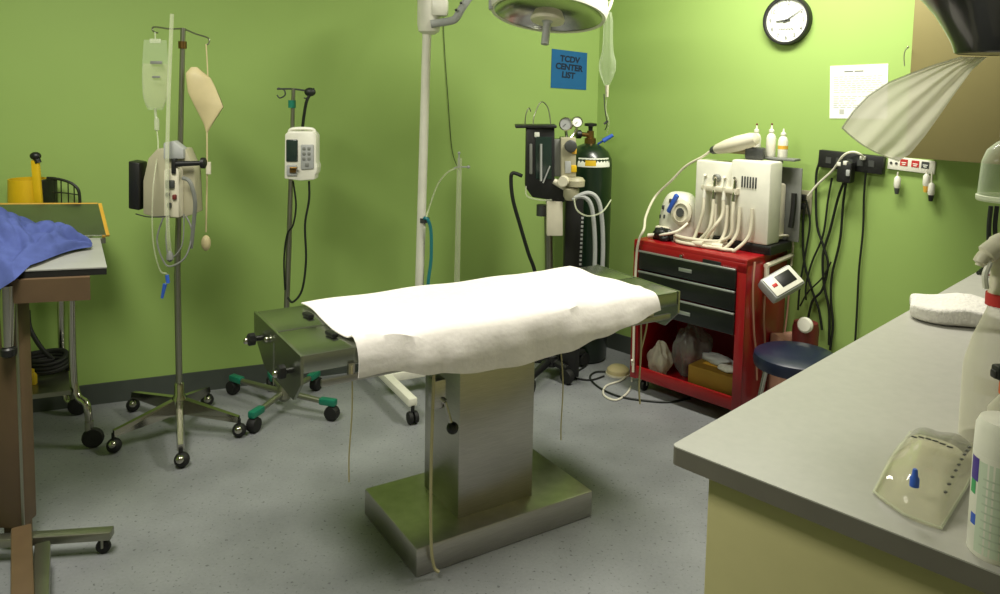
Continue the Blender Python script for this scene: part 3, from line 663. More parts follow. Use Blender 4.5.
# label band on shoulder
m = MB()
def lab(u, v):
    a = R(-128 + 92 * u); z = zs - .012 + .052 * v; rr = rT * (1.005 if z < zs else 1.005 - .05 * (z - zs) / .03)
    return (rr * math.cos(a), rr * math.sin(a), z)
m.grid(lab, 16, 4); obj('shoulder_label', m, 'paper', OX)
m = MB(); m.grid(lambda u, v: tuple(c * 1.006 if i < 2 else c for i, c in enumerate(lab(.22 + .3 * u, .15 + .6 * v))), 8, 3); obj('hazard_diamond', m, 'yellow', OX)
m = MB(); q0, q1 = Pd(603, 141, oc.y - .02), Pd(613, 135, oc.y - .02); m.cyl(q0, q1, .014, .01); m.tube([Pd(598, 144, oc.y), q0], .006, 6, smooth=False); obj('blue_outlet', m, 'blue', OX, world=True)
m = MB(); m.tube([Pd(604, 94, oc.y - .1), Pd(605, 110, oc.y - .1), Pd(607, 124, oc.y - .08), Pd(605, 130, oc.y - .06)], .003, 6); m.cyl(Pd(608, 121, oc.y - .08), Pd(604, 124, oc.y - .08), .007)
tag(origin_to(obj('key_wire', m, 'dgrey'), Pd(605, 130, oc.y - .06)), 'thin dark wire dangling above the valve of the green cylinder', 'wire')
# chain of small white marks (ruler strip) down the black column next to the tank
m = MB(); bx_ = Pd(574, 212, DA + .04); m.box((bx_.x, bx_.y + .02, .53), (.10, .04, 1.02), bev=.006, rz=R(10)); rs = obj('absorber_column', m, 'black', AM, world=True)
m = MB()
for k in range(14):
    p = Pd(582.5 - k * .2, 218 + k * 4.2, DA + .012); m.box(p, (.012, .006, .011))
obj('scale_marks', m, 'lgrey', rs, world=True)

# ------------------------------------------------------------------ red tool cart
CW, CDp, CH = .645, .42, .82
cm_ = (Pz(635, 375, .06) + Pz(741, 414, .06)) / 2
off = .455; t_ = (cm_ - CORNER).dot(UR)
cb = CORNER + UR * (t_ + .01) + NR * (off - CDp / 2 - .0); cb.z = 0
CT = thing('tool_cart', 'red steel tool cart with three black drawers and an open lower shelf', 'tool cart', cb, AR)
# local: x along wall (to the right), +y = towards the room?  NR in local frame = (0,-1)?  (rotation AR: local y axis = (-sin,cos)) -> NR = -local y
W2, Dp2 = CW / 2, CDp / 2
m = MB()
z0 = .075
m.box((0, 0, CH - .02), (CW, CDp, .04), bev=.006)                       # top
m.box((-W2 + .013, 0, (CH + z0) / 2), (.026, CDp, CH - z0 - .01), bev=.003)
m.box((W2 - .013, 0, (CH + z0) / 2), (.026, CDp, CH - z0 - .01), bev=.003)
m.box((0, Dp2 - .006, (CH + z0) / 2), (CW - .04, .012, CH - z0 - .02))
m.box((0, 0, z0 + .012), (CW - .04, CDp - .01, .024)); m.box((0, -Dp2 + .008, z0 + .032), (CW, .016, .064), bev=.003)
m.box((0, 0, .445), (CW - .05, CDp - .03, .015))
m.box((W2 - .024, -Dp2 + .006, .43), (.048, .014, .72), bev=.003); m.box((-W2 + .02, -Dp2 + .006, .43), (.04, .014, .72), bev=.003)
m.box((0, -Dp2 + .006, CH - .045), (CW, .014, .05), bev=.003)
obj('carcass', m, 'red', CT)
dz = [(.772, .668), (.664, .562), (.558, .445)]
for i, (zt_, zb_) in enumerate(dz):
    m = MB(); m.box((-.004, -Dp2 + .0, (zt_ + zb_) / 2 - .006), (CW - .088, .022, zt_ - zb_ - .014), bev=.003); d_ = obj('drawer', m, 'drawer', CT)
    m = MB(); m.box((-.004, -Dp2 - .012, zt_ - .008), (CW - .088, .012, .010), bev=.003); obj('pull_strip', m, 'alu', d_)
    if i != 1 or True:
        if i != 1:
            m = MB(); m.box((.0, -Dp2 - .0125, (zt_ + zb_) / 2 - .008), (.075, .006, .018), bev=.002); obj('label_plate', m, 'alu', d_)
m = MB(); m.cyl((-.03, -Dp2 + .0, CH - .042), (-.03, -Dp2 - .01, CH - .042), .009); obj('lock', m, 'chrome', CT)
m = MB(); m.box((.14, -Dp2 - .002, CH - .045), (.10, .008, .022), bev=.003); obj('name_plate', m, 'black', CT)
for sx in (-1, 1):
    for sy in (-1, 1): caster(CT, (sx * (W2 - .06), sy * (Dp2 - .05), 0), (sx * (W2 - .06), sy * (Dp2 - .05), z0 + .005), (1, 0, 0), r=.03, fork='pole')
def cw(px, py, z): return Pz(px, py, z)
def cr(px, py, off): return Pr(px, py, off)
CF = off   # distance of the cart front from the wall
# contents of the lower shelf (own things)
SZ = z0 + .026
def wp(x, y, z):  # cart-local to world
    return CT_M @ V(x, y, z)
CT_M = Matrix.Translation(cb) @ Matrix.Rotation(AR, 4, 'Z')
def blob(name, label, cat, local, sx, sy, sz, material, seed, amp=.35, nu=22, nv=14, rz=0.0):
    rnd = random.Random(seed); ph = [rnd.uniform(0, 6.3) for _ in range(8)]
    def f(u, v):
        a = 2 * math.pi * u; b = math.pi * v
        r = 1 + amp * (.30 * math.sin(3 * a + ph[0] + 2 * b) + .25 * math.sin(5 * a + ph[1] - 3 * b) * math.sin(b) + .22 * math.sin(4 * b + ph[2]) + .18 * math.sin(9 * a + ph[3]) * math.sin(b) + .12 * math.sin(13 * a + 7 * b + ph[4]))
        z = -math.cos(b) * r; z = max(z, -.82)
        return V(sx * math.sin(b) * math.cos(a) * r, sy * math.sin(b) * math.sin(a) * r, sz * (z + .82))
    m = MB(); m.grid(f, nu * 2, nv * 2)
    o = obj(name, m, material, angle=75); o.location = wp(*local); o.rotation_euler = (0, 0, AR + rz); return tag(o, label, cat)
blob('plastic_bag', 'crumpled white plastic bag at the left end of the cart shelf', 'bag', (-.205, -.105, SZ), .06, .05, .085, 'film', 3, .4)
blob('plastic_bag', 'large grey see-through bag bulging in the middle of the cart shelf', 'bag', (-.065, -.02, SZ), .09, .085, .15, 'greybag', 8, .45)
m = MB(); m.box((0, 0, .06), (.25, .20, .12), bev=.004); bxo = obj('cardboard_box', m, 'card'); bxo.location = wp(.135, -.075, SZ); bxo.rotation_euler = (0, 0, AR); tag(bxo, 'mustard cardboard box at the right end of the cart shelf', 'box')
m = MB(); m.box((0, 0, .1205), (.17, .06, .001)); obj('box_tape', m, 'ywood', bxo)
blob('wrapped_pack', 'grey wrapped instrument pack lying on the mustard box', 'pack', (.10, -.05, SZ + .121), .09, .045, .024, 'lgrey', 5, .25)
blob('gauze_pack', 'small white wrapped pack on the right edge of the mustard box', 'pack', (.20, -.12, SZ + .121), .055, .028, .018, 'towel', 6, .2)
# ---- on top of the cart
# dental unit
def rot_r(): return AR
uz = CH
uc = wp(.105, .035, uz)
DU = thing('dental_unit', 'white boxy dental delivery unit with vents on the red cart', 'dental unit', uc, AR)
m = MB(); m.box((.055, .035, .0225), (.39, .22, .045), bev=.004); obj('plinth', m, 'black', DU)
m = MB(); m.box((.06, -.055, .03), (.36, .05, .012)); obj('plinth_lip', m, 'black', DU)
HT = .435
m = MB(); m.box((.125, -.01, .045 + (HT - .03) / 2), (.21, .13, HT - .03), bev=.012); m.box((-.085, .0, .045 + (HT - .05) / 2), (.22, .10, HT - .05), bev=.012)
hs = obj('housing', m, 'white', DU)
m = MB()
for k in range(6): m.box((.085 + k * .0145, -.0765, .345), (.007, .006, .055), bev=.001)
obj('vent', m, 'dgrey', hs)
m = MB(); m.box((.185, .09, .045 + .15), (.075, .06, .28), bev=.012); obj('reservoir', m, 'cream', hs)
m = MB(); m.box((.12, .138, .045 + .185), (.34, .010, .37), bev=.003); obj('back_plate', m, 'grey', DU)
m = MB(); m.tube([(.262, .10, .12), (.266, .11, .21), (.262, .12, .29)], .014, 8); obj('side_lever', m, 'black', DU)
m = MB(); m.box((-.03, -.072, .295), (.20, .06, .028), bev=.006)
for k in range(4): m.cyl((-.11 + k * .055, -.085, .28), (-.11 + k * .055, -.085, .308), .019)
hb = obj('handpiece_rack', m, 'cream', DU)
for k in range(4):
    x = -.11 + k * .055
    m = MB(); m.cyl((x, -.10, .245), (x, -.088, .35), .0095, .008); m.cyl((x, -.088, .35), (x + .006, -.11, .363), .008, .007); obj('handpiece', m, 'chrome' if k % 2 else 'white', hb)
    m = MB(); m.tube([(x, -.10, .245), (x + .004, -.112, .17), (x - .02 + .018 * (k % 2), -.12 - .012 * ((k * 7) % 3), .07 + .02 * (k % 3)), (x - .04 - .02 * k, -.14, .02), (x - .11 + .03 * k, -.165, .012), (x - .03 + .02 * k, -.185 + .012 * k, .012), (x + .05, -.15, .016), (x + .065 + .01 * k, -.105, .09), (x + .06 + .012 * k, -.09, .22)], .0088, 8); obj('handpiece_hose', m, 'cream', hb)
m = MB(); m.lathe([(.022, 0), (.022, .012), (.016, .018)], (-.065, -.052, .345), 16, (0, -1, 0)); obj('dial', m, 'grey', hs)
# coil of hose ends on the top 
m = MB()
for k in range(3):
    m.tube([(-.24 + .0 * k, -.13 - .012 * k, .010 + .013 * k), (-.17, -.155 - .010 * k, .010 + .013 * k), (-.09 + .01 * k, -.16, .012 + .012 * k), (.0, -.14 + .008 * k, .014 + .012 * k), (.03, -.10, .02 + .012 * k)], .009, 8)
m.cyl((-.25, -.135, .016), (-.20, -.15, .016), .016); m.cyl((-.12, -.165, .018), (-.06, -.17, .018), .017); m.cyl((-.02, -.155, .018), (.03, -.14, .018), .015)
obj('coiled_hose', m, 'cream', DU)
# clipper/polisher hand piece lying on top
gp = lambda px, py: Pp(px, py, wp(.1, .02, 0), NR)
a, b = gp(714, 150), gp(758, 138)
HP = thing('white_handset', 'large white tapered handset lying on the dental unit', 'handset', b)
m = MB(); ax_ = (b - a); L_ = ax_.length
m.lathe([(.017, 0), (.030, .02), (.042, .08), (.047, L_ * .55), (.043, L_ * .85), (.034, L_ * .96), (.016, L_)], a, 20, ax_, sy=.85); obj('body', m, 'cream', HP, world=True)
m = MB(); m.lathe([(.012, -.02), (.02, -.01), (.0225, .012)], a, 14, ax_); obj('collar', m, 'dgrey', HP, world=True)
m = MB(); m.box((a + b) / 2 + V(.04, .05, -.035), (.16, .06, .035), rz=AR, bev=.01); obj('rest_cradle', m, 'latex', HP, world=True)
h0 = a - ax_.normalized() * .02
m = MB(); m.tube([h0, gp(702, 157), gp(686, 166), gp(672, 180), gp(655, 197), Pp(646, 216, wp(0, -.12, 0), NR), Pp(644, 229, wp(0, -Dp2 - .01, 0), NR), Pp(639, 240, wp(0, -Dp2 - .03, 0), NR), Pp(636, 262, wp(0, -Dp2 - .02, 0), NR), Pp(634, 320, wp(0, -Dp2 - .02, 0), NR), Pp(633, 372, wp(0, -Dp2 - .02, 0), NR)], .0068, 8)
obj('supply_hose', m, 'cream', HP, world=True)
m = MB(); m.box(wp(.20, .06, uz + HT + .046), (.09, .07, .06), rz=AR + .3, bev=.01); tag(origin_to(obj('black_case', m, 'dgrey'), wp(.20, .06, uz + HT + .015)), 'small dark grey case on top of the dental unit by the white bottles', 'case')
# three squeeze bottles behind
def bottle(px, base_z, offw, h, r, name, label, withdot):
    p = Pr(px, 150, offw); p = V(p.x, p.y, base_z)
    Bt = thing(name, label, 'bottle', p, group='white squeeze bottles above the dental unit')
    m = MB(); m.lathe([(r * .9, 0), (r, .005), (r, h * .55), (r * .8, h * .66), (r * .4, h * .72), (r * .4, h * .78)], (0, 0, 0), 18); obj('body', m, 'white', Bt)
    m = MB(); m.lathe([(r * .5, h * .76), (r * .5, h * .82), (r * .2, h * .88), (r * .1, h)], (0, 0, 0), 14); obj('nozzle', m, 'white', Bt)
    if withdot: m = MB(); m.ball((0, 0, h + .004), .007, seg=10); obj('tip', m, 'maroon', Bt)
    return Bt
btop = uz + HT + .03
sh_m = MB(); sh_m.box((.165, .10, HT + .0225), (.23, .07, .012), bev=.003); sh_m.box((.165, .10, HT + .008), (.06, .05, .02)); obj('top_shelf', sh_m, 'grey', DU)
bz_ = uz + HT + .0285
def bpos(px): 
    q = Pp(px, 145, wp(0, .135, 0), NR); return q
for px, hh, lab_, dot in ((756, .125, 'white squeeze bottle with dark tip nearest the white handset', True), (771, .13, 'middle white squeeze bottle with dark tip on the dental unit', True), (783, .115, 'shorter white squeeze bottle without a tip, nearest the power strip', False)):
    q = bpos(px)
    Bt = thing('squeeze_bottle', lab_, 'bottle', V(q.x, q.y, bz_), group='white squeeze bottles on the dental unit')
    r = .024; h = hh + .03
    m = MB(); m.lathe([(r * .9, 0), (r, .005), (r, h * .58), (r * .8, h * .68), (r * .45, h * .74), (r * .45, h * .78)], (0, 0, 0), 18); obj('body', m, 'white', Bt)
    m = MB(); m.lathe([(r * .55, h * .77), (r * .55, h * .84), (r * .25, h * .88), (r * .12, h)], (0, 0, 0), 14); obj('nozzle', m, 'white', Bt)
    if dot: m = MB(); m.ball((0, 0, h + .004), .0055, seg=10); obj('tip', m, 'maroon', Bt)
    else: m = MB(); m.lathe([(r * 1.02, h * .3), (r * 1.02, h * .42)], (0, 0, 0), 18, caps=False); obj('label_band', m, 'ywood', Bt)
# round white suction scaler unit
sc0 = Pz(680, 236, uz + .0); sc0 = wp(-.185, .03, uz)
sc0 = wp(-.213, .05, uz)
SU = thing('scaler_unit', 'rounded white tabletop unit with a blue switch at the left of the cart top', 'scaler unit', sc0, AR)
m = MB()
def suf(u, v):
    a = 2 * math.pi * u; b = math.pi * .5 * v
    rx, ry, h = .108, .08, .178
    k = math.cos(b) ** .55; return (rx * k * math.cos(a), ry * k * math.sin(a), h * math.sin(b) ** .9)
m.grid(suf, 36, 14); obj('shell', m, 'white', SU, angle=60)
m = MB(); m.lathe([(.048, 0), (.05, .02), (.036, .028), (.034, .02)], (.055, -.06, .105), 22, (.25, -1, .12)); mt_ = obj('motor_ring', m, 'cream', SU)
m = MB(); m.lathe([(.018, 0), (.018, .01)], (.058, -.083, .108), 14, (.25, -1, .12)); obj('spindle', m, 'dgrey', mt_)
m = MB(); m.box((.018, -.088, .14), (.02, .02, .085), rot=Euler((0, R(32), 0)).to_matrix(), bev=.004); obj('switch', m, 'blue', SU)
for (x, y, z) in ((-.055, -.060, .115), (-.04, -.066, .08), (-.075, -.05, .075), (-.015, -.060, .145)):
    m = MB(); m.box((x, y, z), (.013, .012, .016), bev=.003); obj('button', m, 'dgrey', SU)
m = MB(); m.box((-.035, -.085, .035), (.07, .03, .018), bev=.006, rz=.2); obj('handle', m, 'cream', SU)
SU.scale = (1.10, 1.2, 1.36)
blob('foot_control', 'black lumpy foot control lying at the front left of the cart top', 'foot control', (-.205, -.12, uz), .062, .035, .034, 'black', 12, .4)
m = MB(); m.tube([wp(-.25, -.12, uz + .02), wp(-.19, -.15, uz + .035), wp(-.12, -.12, uz + .06), wp(-.09, -.07, uz + .1)], .007, 8); m.cyl(wp(-.25, -.12, uz + .02), wp(-.29, -.13, uz + .012), .012)
tag(origin_to(obj('scaler_cable', m, 'tubew'), wp(-.25, -.12, uz + .01)), 'white cable laid across the black foot control to the rounded unit', 'cable')
# side bracket with oximeter on the right flank
sx_ = W2
SB = thing('side_bracket', 'white bracket with two arms fixed to the right side of the red cart', 'bracket', wp(W2, -.02, .70), AR)
def side(px, py, o=0.0): return Pp(px, py, wp(W2 + o, 0, 0), UR)
m = MB(); m.tube([side(767, 266, .02), side(766, 290, .02)], .012, 8, smooth=False); m.tube([side(766, 266, .02), side(792, 255, .02)], .013, 8, smooth=False); m.tube([side(791, 266, .02), side(793, 244, .02), side(789, 236, .02), side(778, 236, .0)], .006, 8); obj('frame', m, 'cream', SB, world=True)
OXM = thing('pulse_oximeter', 'grey and white handheld monitor with a black screen hung on the red cart', 'monitor', side(782, 290, .05), AR)
def boxrot(c, size, rot, bev): m = MB(); m.box(c, size, rot=rot, bev=bev); return m
oc_ = side(781, 284, .10); rt_ = (Matrix.Rotation(AR, 3, 'Z') @ Euler((R(0), R(38), R(0))).to_matrix())
rt_ = Matrix.Rotation(AR + R(70), 3, 'Z') @ Euler((R(42), R(-20), 0)).to_matrix()
obj('body', boxrot(oc_, (.19, .12, .06), rt_, .014), 'lgrey', OXM, world=True)
obj('face', boxrot(oc_ + rt_ @ V(0, 0, .031), (.172, .10, .006), rt_, .003), 'white', OXM, world=True)
obj('screen', boxrot(oc_ + rt_ @ V(.018, .004, .035), (.09, .062, .004), rt_, .001), 'black', OXM, world=True)
obj('indicator', boxrot(oc_ + rt_ @ V(-.055, .0, .035), (.026, .016, .004), rt_, .001), 'red2', OXM, world=True)
for pts, nm, lb in (([(765, 296), (764, 320), (765, 345), (763, 372), (762, 395)], 'sensor_lead', 'pale lead hanging straight below the handheld monitor on the cart'),
                ([(755, 262), (753, 290), (754, 330), (756, 352), (757, 380)], 'sensor_lead', 'pinkish lead running down the red cart side nearest its front corner'),
                ([(789, 292), (787, 315), (783, 345), (781, 365)], 'sensor_lead', 'pale lead on the red cart side nearest the wall')):
    m = MB(); m.tube([side(x, y, .012 if nm else .03) for x, y in pts], .0048, 6); tag(origin_to(obj(nm, m, 'pink'), side(*pts[0], .012)), lb, 'lead', 'leads hanging on the red cart side')

# ------------------------------------------------------------------ stool
stc = Pz(797, 352, .50); sh_ = .50
ST = thing('round_stool', 'round stool with a dark blue vinyl seat beside the red cart', 'stool', V(stc.x, stc.y, 0))
rS = 43 / F * stc.y
m = MB(); m.lathe([(rS * .8, .425), (rS * .97, .435), (rS, .46), (rS * .97, .485), (rS * .85, .498), (rS * .4, .505), (.001, .506)], (0, 0, 0), 40); obj('seat', m, 'navy', ST)
for k in range(4):
    a = R(45 + 90 * k + 12); m = MB(); p0 = V(math.cos(a) * .12, math.sin(a) * .12, .43); p1 = V(math.cos(a) * .19, math.sin(a) * .19, 0.0)
    m.cyl(p1, p0, .011); lg = obj('leg', m, 'chrome', ST)
    m = MB(); m.lathe([(.015, 0), (.015, .03), (.012, .034)], (p1.x, p1.y, 0), 12); obj('foot', m, 'rubber', lg)
m = MB(); m.tube([(math.cos(R(15 * k)) * .16, math.sin(R(15 * k)) * .16, .16) for k in range(24)], .008, 8, closed=True, n=2); obj('foot_ring', m, 'chrome', ST)
# bin and bag behind stool by the wall
wb = Pr(806, 322, .14); 
WBz = wb.z
BN = thing('waste_bin', 'maroon bin with a white round cap against the wall behind the stool', 'bin', V(wb.x, wb.y, 0))
m = MB(); m.lathe([(.055, 0), (.062, WBz - .03), (.055, WBz), (.02, WBz + .005)], (0, 0, 0), 24); obj('body', m, 'maroon', BN)
m = MB(); q = Pr(806, 325, .215); m.lathe([(.036, 0), (.038, .012), (.03, .022), (.012, .024)], q, 22, (NR * .9 + V(-.3, -.3, .25))); obj('cap', m, 'white', BN, world=True)
q = Pr(783, 335, .15)
PB_ = thing('trash_bag', 'pinkish crumpled bag in a low basket between the stool and the cart', 'bag', V(q.x, q.y, 0))
rnd = random.Random(4)
m = MB(); m.grid(lambda u, v: (.07 * (1 - .2 * v + .08 * math.sin(7 * 6.28 * u + 5 * v)) * math.cos(6.2832 * u), .065 * (1 - .2 * v + .08 * math.sin(5 * 6.28 * u)) * math.sin(6.2832 * u), q.z * v + .012 * math.sin(12.566 * u + 1) * v), 36, 12)
m.grid(lambda u, v: (.056 * (1 - v) * math.cos(6.2832 * u), .052 * (1 - v) * math.sin(6.2832 * u), q.z + .012 * math.sin(12.566 * u + 1) * (1 - v) + .01 * v), 36, 4)
obj('bag', m, 'pink', PB_, angle=70)

# ------------------------------------------------------------------ things on the right wall
def wall_frame(p, off=0.0): return frame_on(p + NR * off, UR, NR)
# clock
ck = (Pr(767, 23) + Pr(810, 23)) / 2; ck = Pr(788.5, 20.5)
CK = thing('wall_clock', 'round white wall clock with a black rim', 'clock', ck)
RC = .124
m = MB(); m.lathe([(RC, 0), (RC, .028), (RC * .97, .036), (RC * .89, .036), (RC * .87, .02)], ck, 48, NR, caps=False); m.lathe([(RC, 0), (.001, .0005)], ck, 48, NR, caps=False); obj('rim', m, 'black', CK, world=True)
m = MB(); m.lathe([(RC * .885, .018), (.001, .019)], ck, 48, NR, caps=False); obj('dial', m, 'clockface', CK, world=True)
fr = wall_frame(ck, .0195)
m = MB()
for k in range(1, 13):
    a = R(90 - 30 * k); m.text(str(k), .028, fr @ Matrix.Translation((RC * .70 * math.cos(a), RC * .70 * math.sin(a), .001)), depth=.0006)
obj('numerals', m, 'grey', CK, world=True)
m = MB()
for k in range(9): m.box((fr @ V(-.034 + k * .0085, -.045 + .002 * (k % 2), .0)), (.0055, .002, .008), rz=AR)
obj('maker_mark', m, 'grey', CK, world=True)
def hand(ang, L, w, nm):
    m = MB(); a = R(ang); d = V(math.cos(a), math.sin(a), 0); s = V(-d.y, d.x, 0) * w / 2
    m.add([fr @ (p + V(0, 0, z)) for z in (.004, .006) for p in (-d * .02 - s, d * L - s * .5, d * L + s * .5, -d * .02 + s)], [(0, 1, 2, 3), (7, 6, 5, 4), (0, 4, 5, 1), (1, 5, 6, 2), (2, 6, 7, 3), (3, 7, 4, 0)]); obj(nm, m, 'dgrey', CK, world=True)
hand(184, .056, .009, 'hour_hand'); hand(33, .088, .006, 'minute_hand')
m = MB(); m.lathe([(.006, 0), (.005, .008)], fr @ V(0, 0, .003), 12, NR); obj('hand_hub', m, 'black', CK, world=True)
# paper notice
A_, B_ = Pr(831.5, 66), Pr(889.5, 63.5); hN = .255
PN = thing('paper_notice', 'white sheet of printed paper on the right wall, partly behind the white film', 'notice', (A_ + B_) / 2 - Z3 * hN / 2)
wN = (B_ - A_).length; pc_ = (A_ + B_) / 2 - Z3 * hN / 2; sl = math.asin((B_.z - A_.z) / wN)
fr2 = wall_frame(pc_, .001) @ Matrix.Rotation(sl, 4, 'Z')
def flatbox(mb, fr, x, y, w, h, z0, z1):
    mb.add([fr @ V(x + a * w / 2, y + b * h / 2, z) for z in (z0, z1) for a, b in ((-1, -1), (1, -1), (1, 1), (-1, 1))], [(3, 2, 1, 0), (4, 5, 6, 7), (0, 1, 5, 4), (1, 2, 6, 5), (2, 3, 7, 6), (3, 0, 4, 7)]); return mb
obj('sheet', flatbox(MB(), fr2, 0, 0, wN, hN, 0, .0015), 'paper', PN, world=True)
m = MB(); rnd = random.Random(9)
for k in range(2): flatbox(m, fr2, -.045 + k * .048, hN / 2 - .030, .042, .0065, .0016, .002)
obj('heading', m, 'grey', PN, world=True)
m = MB(); y = hN / 2 - .055
for r_i in range(15):
    x = -wN / 2 + .018
    while x < wN / 2 - .03:
        w = rnd.uniform(.012, .03)
        if r_i in (8,) or (r_i > 9 and x > -.02): break
        flatbox(m, fr2, x + w / 2, y, w, .0045, .0016, .002); x += w + .006
    y -= .0105
flatbox(m, fr2, -.075, -.095, .022, .024, .0016, .002)
obj('print', m, 'print_', PN, world=True)
# outlet with plugs
ou = Pr(805, 202)
OU = thing('wall_outlet', 'cream wall outlet plate with black plugs behind the red cart', 'outlet', ou)
fr3 = wall_frame(ou)
m = MB(); m.box(ou + NR * .004, (.075, .008, .12), rz=AR, bev=.003); obj('plate', m, 'beige', OU, world=True)
for dz_ in (.025, -.02):
    m = MB(); m.box(ou + NR * .02 + Z3 * dz_ - UR * .006, (.035, .03, .03), rz=AR, bev=.006); obj('plug', m, 'black', OU, world=True)
# power strip
PSa, PSb = Pr(822.5, 160), Pr(885, 163); pm = (PSa + PSb) / 2; pl_ = (PSb - PSa).length
PS = thing('power_strip', 'black power strip screwed to the right wall with adapters plugged in', 'power strip', pm)
rtilt = Matrix.Rotation(AR, 3, 'Z') @ Matrix.Rotation(R(2.0), 3, 'Y')
m = MB(); m.box(pm + NR * .02, (pl_ + .01, .04, .085), rot=rtilt, bev=.004); obj('body', m, 'black', PS, world=True)
m = MB()
for k in range(5): m.box(pm + UR * (-.10 + k * .05) + NR * .041, (.026, .002, .03), rot=rtilt)
obj('sockets', m, 'dgrey', PS, world=True)
ad = Pr(846, 172, .07)
AD = thing('power_adapter', 'chunky black plug adapter hanging on the power strip', 'adapter', ad)
m = MB(); m.box(ad, (.068, .055, .10), rot=rtilt, bev=.008); obj('body', m, 'black', AD, world=True)
for x, y in ((840, 164), (846, 163)):
    m = MB(); m.box(Pr(x, y, .085), (.018, .03, .02), rz=AR, bev=.004); obj('white_plug', m, 'white', AD, world=True)
m = MB(); m.box(Pr(848, 173, .10), (.018, .01, .03), rz=AR, bev=.003); obj('rating_label', m, 'lgrey', AD, world=True)
def cord(pts, r, name, label, material='cord', cat='cable', off=.02):
    m = MB(); m.tube([Pr(p[0], p[1], p[2] if len(p) > 2 else off) for p in pts], r, 7)
    return tag(origin_to(obj(name, m, material), Pr(pts[0][0], pts[0][1], off)), label, cat, 'black cables hanging on the right wall' if name == 'black_cable' else None)
cord([(864, 158, .055), (860, 154, .08), (852, 152, .09), (843, 156, .09), (833, 170, .05), (818, 184, .03), (808, 196, .03)], .0055, 'white_cable', 'white cord arching from the power strip to the wall outlet', 'tubew')
m = MB(); m.box(Pr(863, 158, .05), (.022, .03, .018), rz=AR, bev=.004); tag(origin_to(obj('white_plug', m, 'white'), Pr(863, 158, .05)), 'white plug in the power strip at the end of the arching white cord', 'plug')
cord([(824, 153, .03), (817, 170, .02), (816, 190, .02), (817, 225, .02), (823, 245, .02), (828, 265, .02), (822, 290, .02), (812, 302, .02), (806, 330, .02)], .006, 'black_cable', 'black cord dropping from the left end of the power strip, bowing outward')
cord([(832, 178, .03), (828, 200, .02), (823, 235, .02), (812, 262, .02), (806, 285, .02), (806, 300, .02)], .005, 'black_cable', 'dark thin cord slanting left from under the adapter to the cart')
cord([(844, 182, .07), (838, 198, .03), (830, 230, .02), (823, 255, .02), (824, 285, .02), (829, 310, .02), (829, 345, .02)], .0065, 'black_cable', 'thick black cord curving left then down from the adapter')
cord([(846, 182, .07), (843, 205, .03), (840, 240, .02), (832, 275, .02), (831, 300, .02), (833, 325, .02), (830, 350, .02)], .006, 'black_cable', 'black cord hanging from the adapter on the side nearer the counter')
cord([(866, 170, .04), (864, 195, .02), (863, 230, .02), (859, 270, .02), (857, 310, .02), (855, 345, .02)], .005, 'black_cable', 'lone thin black cord hanging from the right part of the power strip')
cord([(805, 206, .03), (803, 225, .02), (804, 260, .02), (812, 290, .02), (819, 310, .02), (822, 330, .02)], .006, 'black_cable', 'black cord dropping from the lower plug of the wall outlet')
cord([(806, 200, .03), (810, 222, .02), (806, 250, .02), (800, 285, .03), (798, 310, .03)], .005, 'black_cable', 'thin black cord from the upper plug of the wall outlet towards the cart')
cord([(831, 262, .03), (822, 278, .03), (808, 292, .03), (800, 306, .03)], .004, 'black_cable', 'short black cord crossing low between the hanging cords and the cart')
# outlet strip with red stickers and two chargers
s0, s1 = Pr(889, 162), Pr(936, 168); sm = (s0 + s1) / 2
OS = thing('outlet_strip', 'white wall strip with red stickers under the upper cabinet', 'outlet strip', sm)
ln = (s1 - s0).length; rt2 = Matrix.Rotation(AR, 3, 'Z') @ Matrix.Rotation(R(2.5), 3, 'Y')
m = MB(); m.box(sm + NR * .008, (ln, .016, .06), rot=rt2, bev=.003); obj('plate', m, 'white', OS, world=True)
fr4 = Matrix.Translation(sm + NR * .0165) @ (rt2.to_4x4()) @ Matrix.Rotation(R(90), 4, 'X')
for x, mm_ in ((-.03, 'red2'), (.018, 'red2'), (.06, 'dgrey')):
    m = flatbox(MB(), fr4, x, .008, .032, .03, 0, .001)
    st_ = obj('sticker', m, mm_, OS, world=True)
    m = flatbox(MB(), fr4, x, .008, .020, .004, .001, .0015); flatbox(m, fr4, x, .0, .014, .004, .001, .0015); obj('sticker_print', m, 'paper', st_, world=True)
m = MB()
for x in (-.085, -.062): m.lathe([(.006, 0), (.006, .002)], fr4 @ V(x, .0, 0), 10, NR)
obj('socket_hole', m, 'dgrey', OS, world=True)
def charger(px, py0, py1, tip, label):
    top = Pr(px + 1, py0, .03); q = Pr(px, py1, .03)
    C_ = thing('hanging_probe', label, 'probe', q, group='probes hanging below the stickered strip')
    m = MB(); m.tube([top, Pr(px + .5, (py0 + py1) / 2 - 4, .03), q + Z3 * .05], .0035, 6); obj('cable', m, 'tubew', C_, world=True)
    m = MB(); m.lathe([(.012, 0), (.015, .01), (.014, .045), (.006, .055)], q, 12); obj('body', m, 'white', C_, world=True)
    m = MB(); m.lathe([(.008, -.028), (.011, -.01), (.012, .004)], q, 12); obj('tip', m, tip, C_, world=True)
charger(897, 172, 188, 'dgrey', 'white hanging probe on the left below the red-stickered strip')
charger(926, 170, 186, 'ywood', 'pale hanging probe in the middle below the red-stickered strip')
charger(931, 172, 195, 'black', 'hanging probe with a black tip at the right end of the stickered strip')

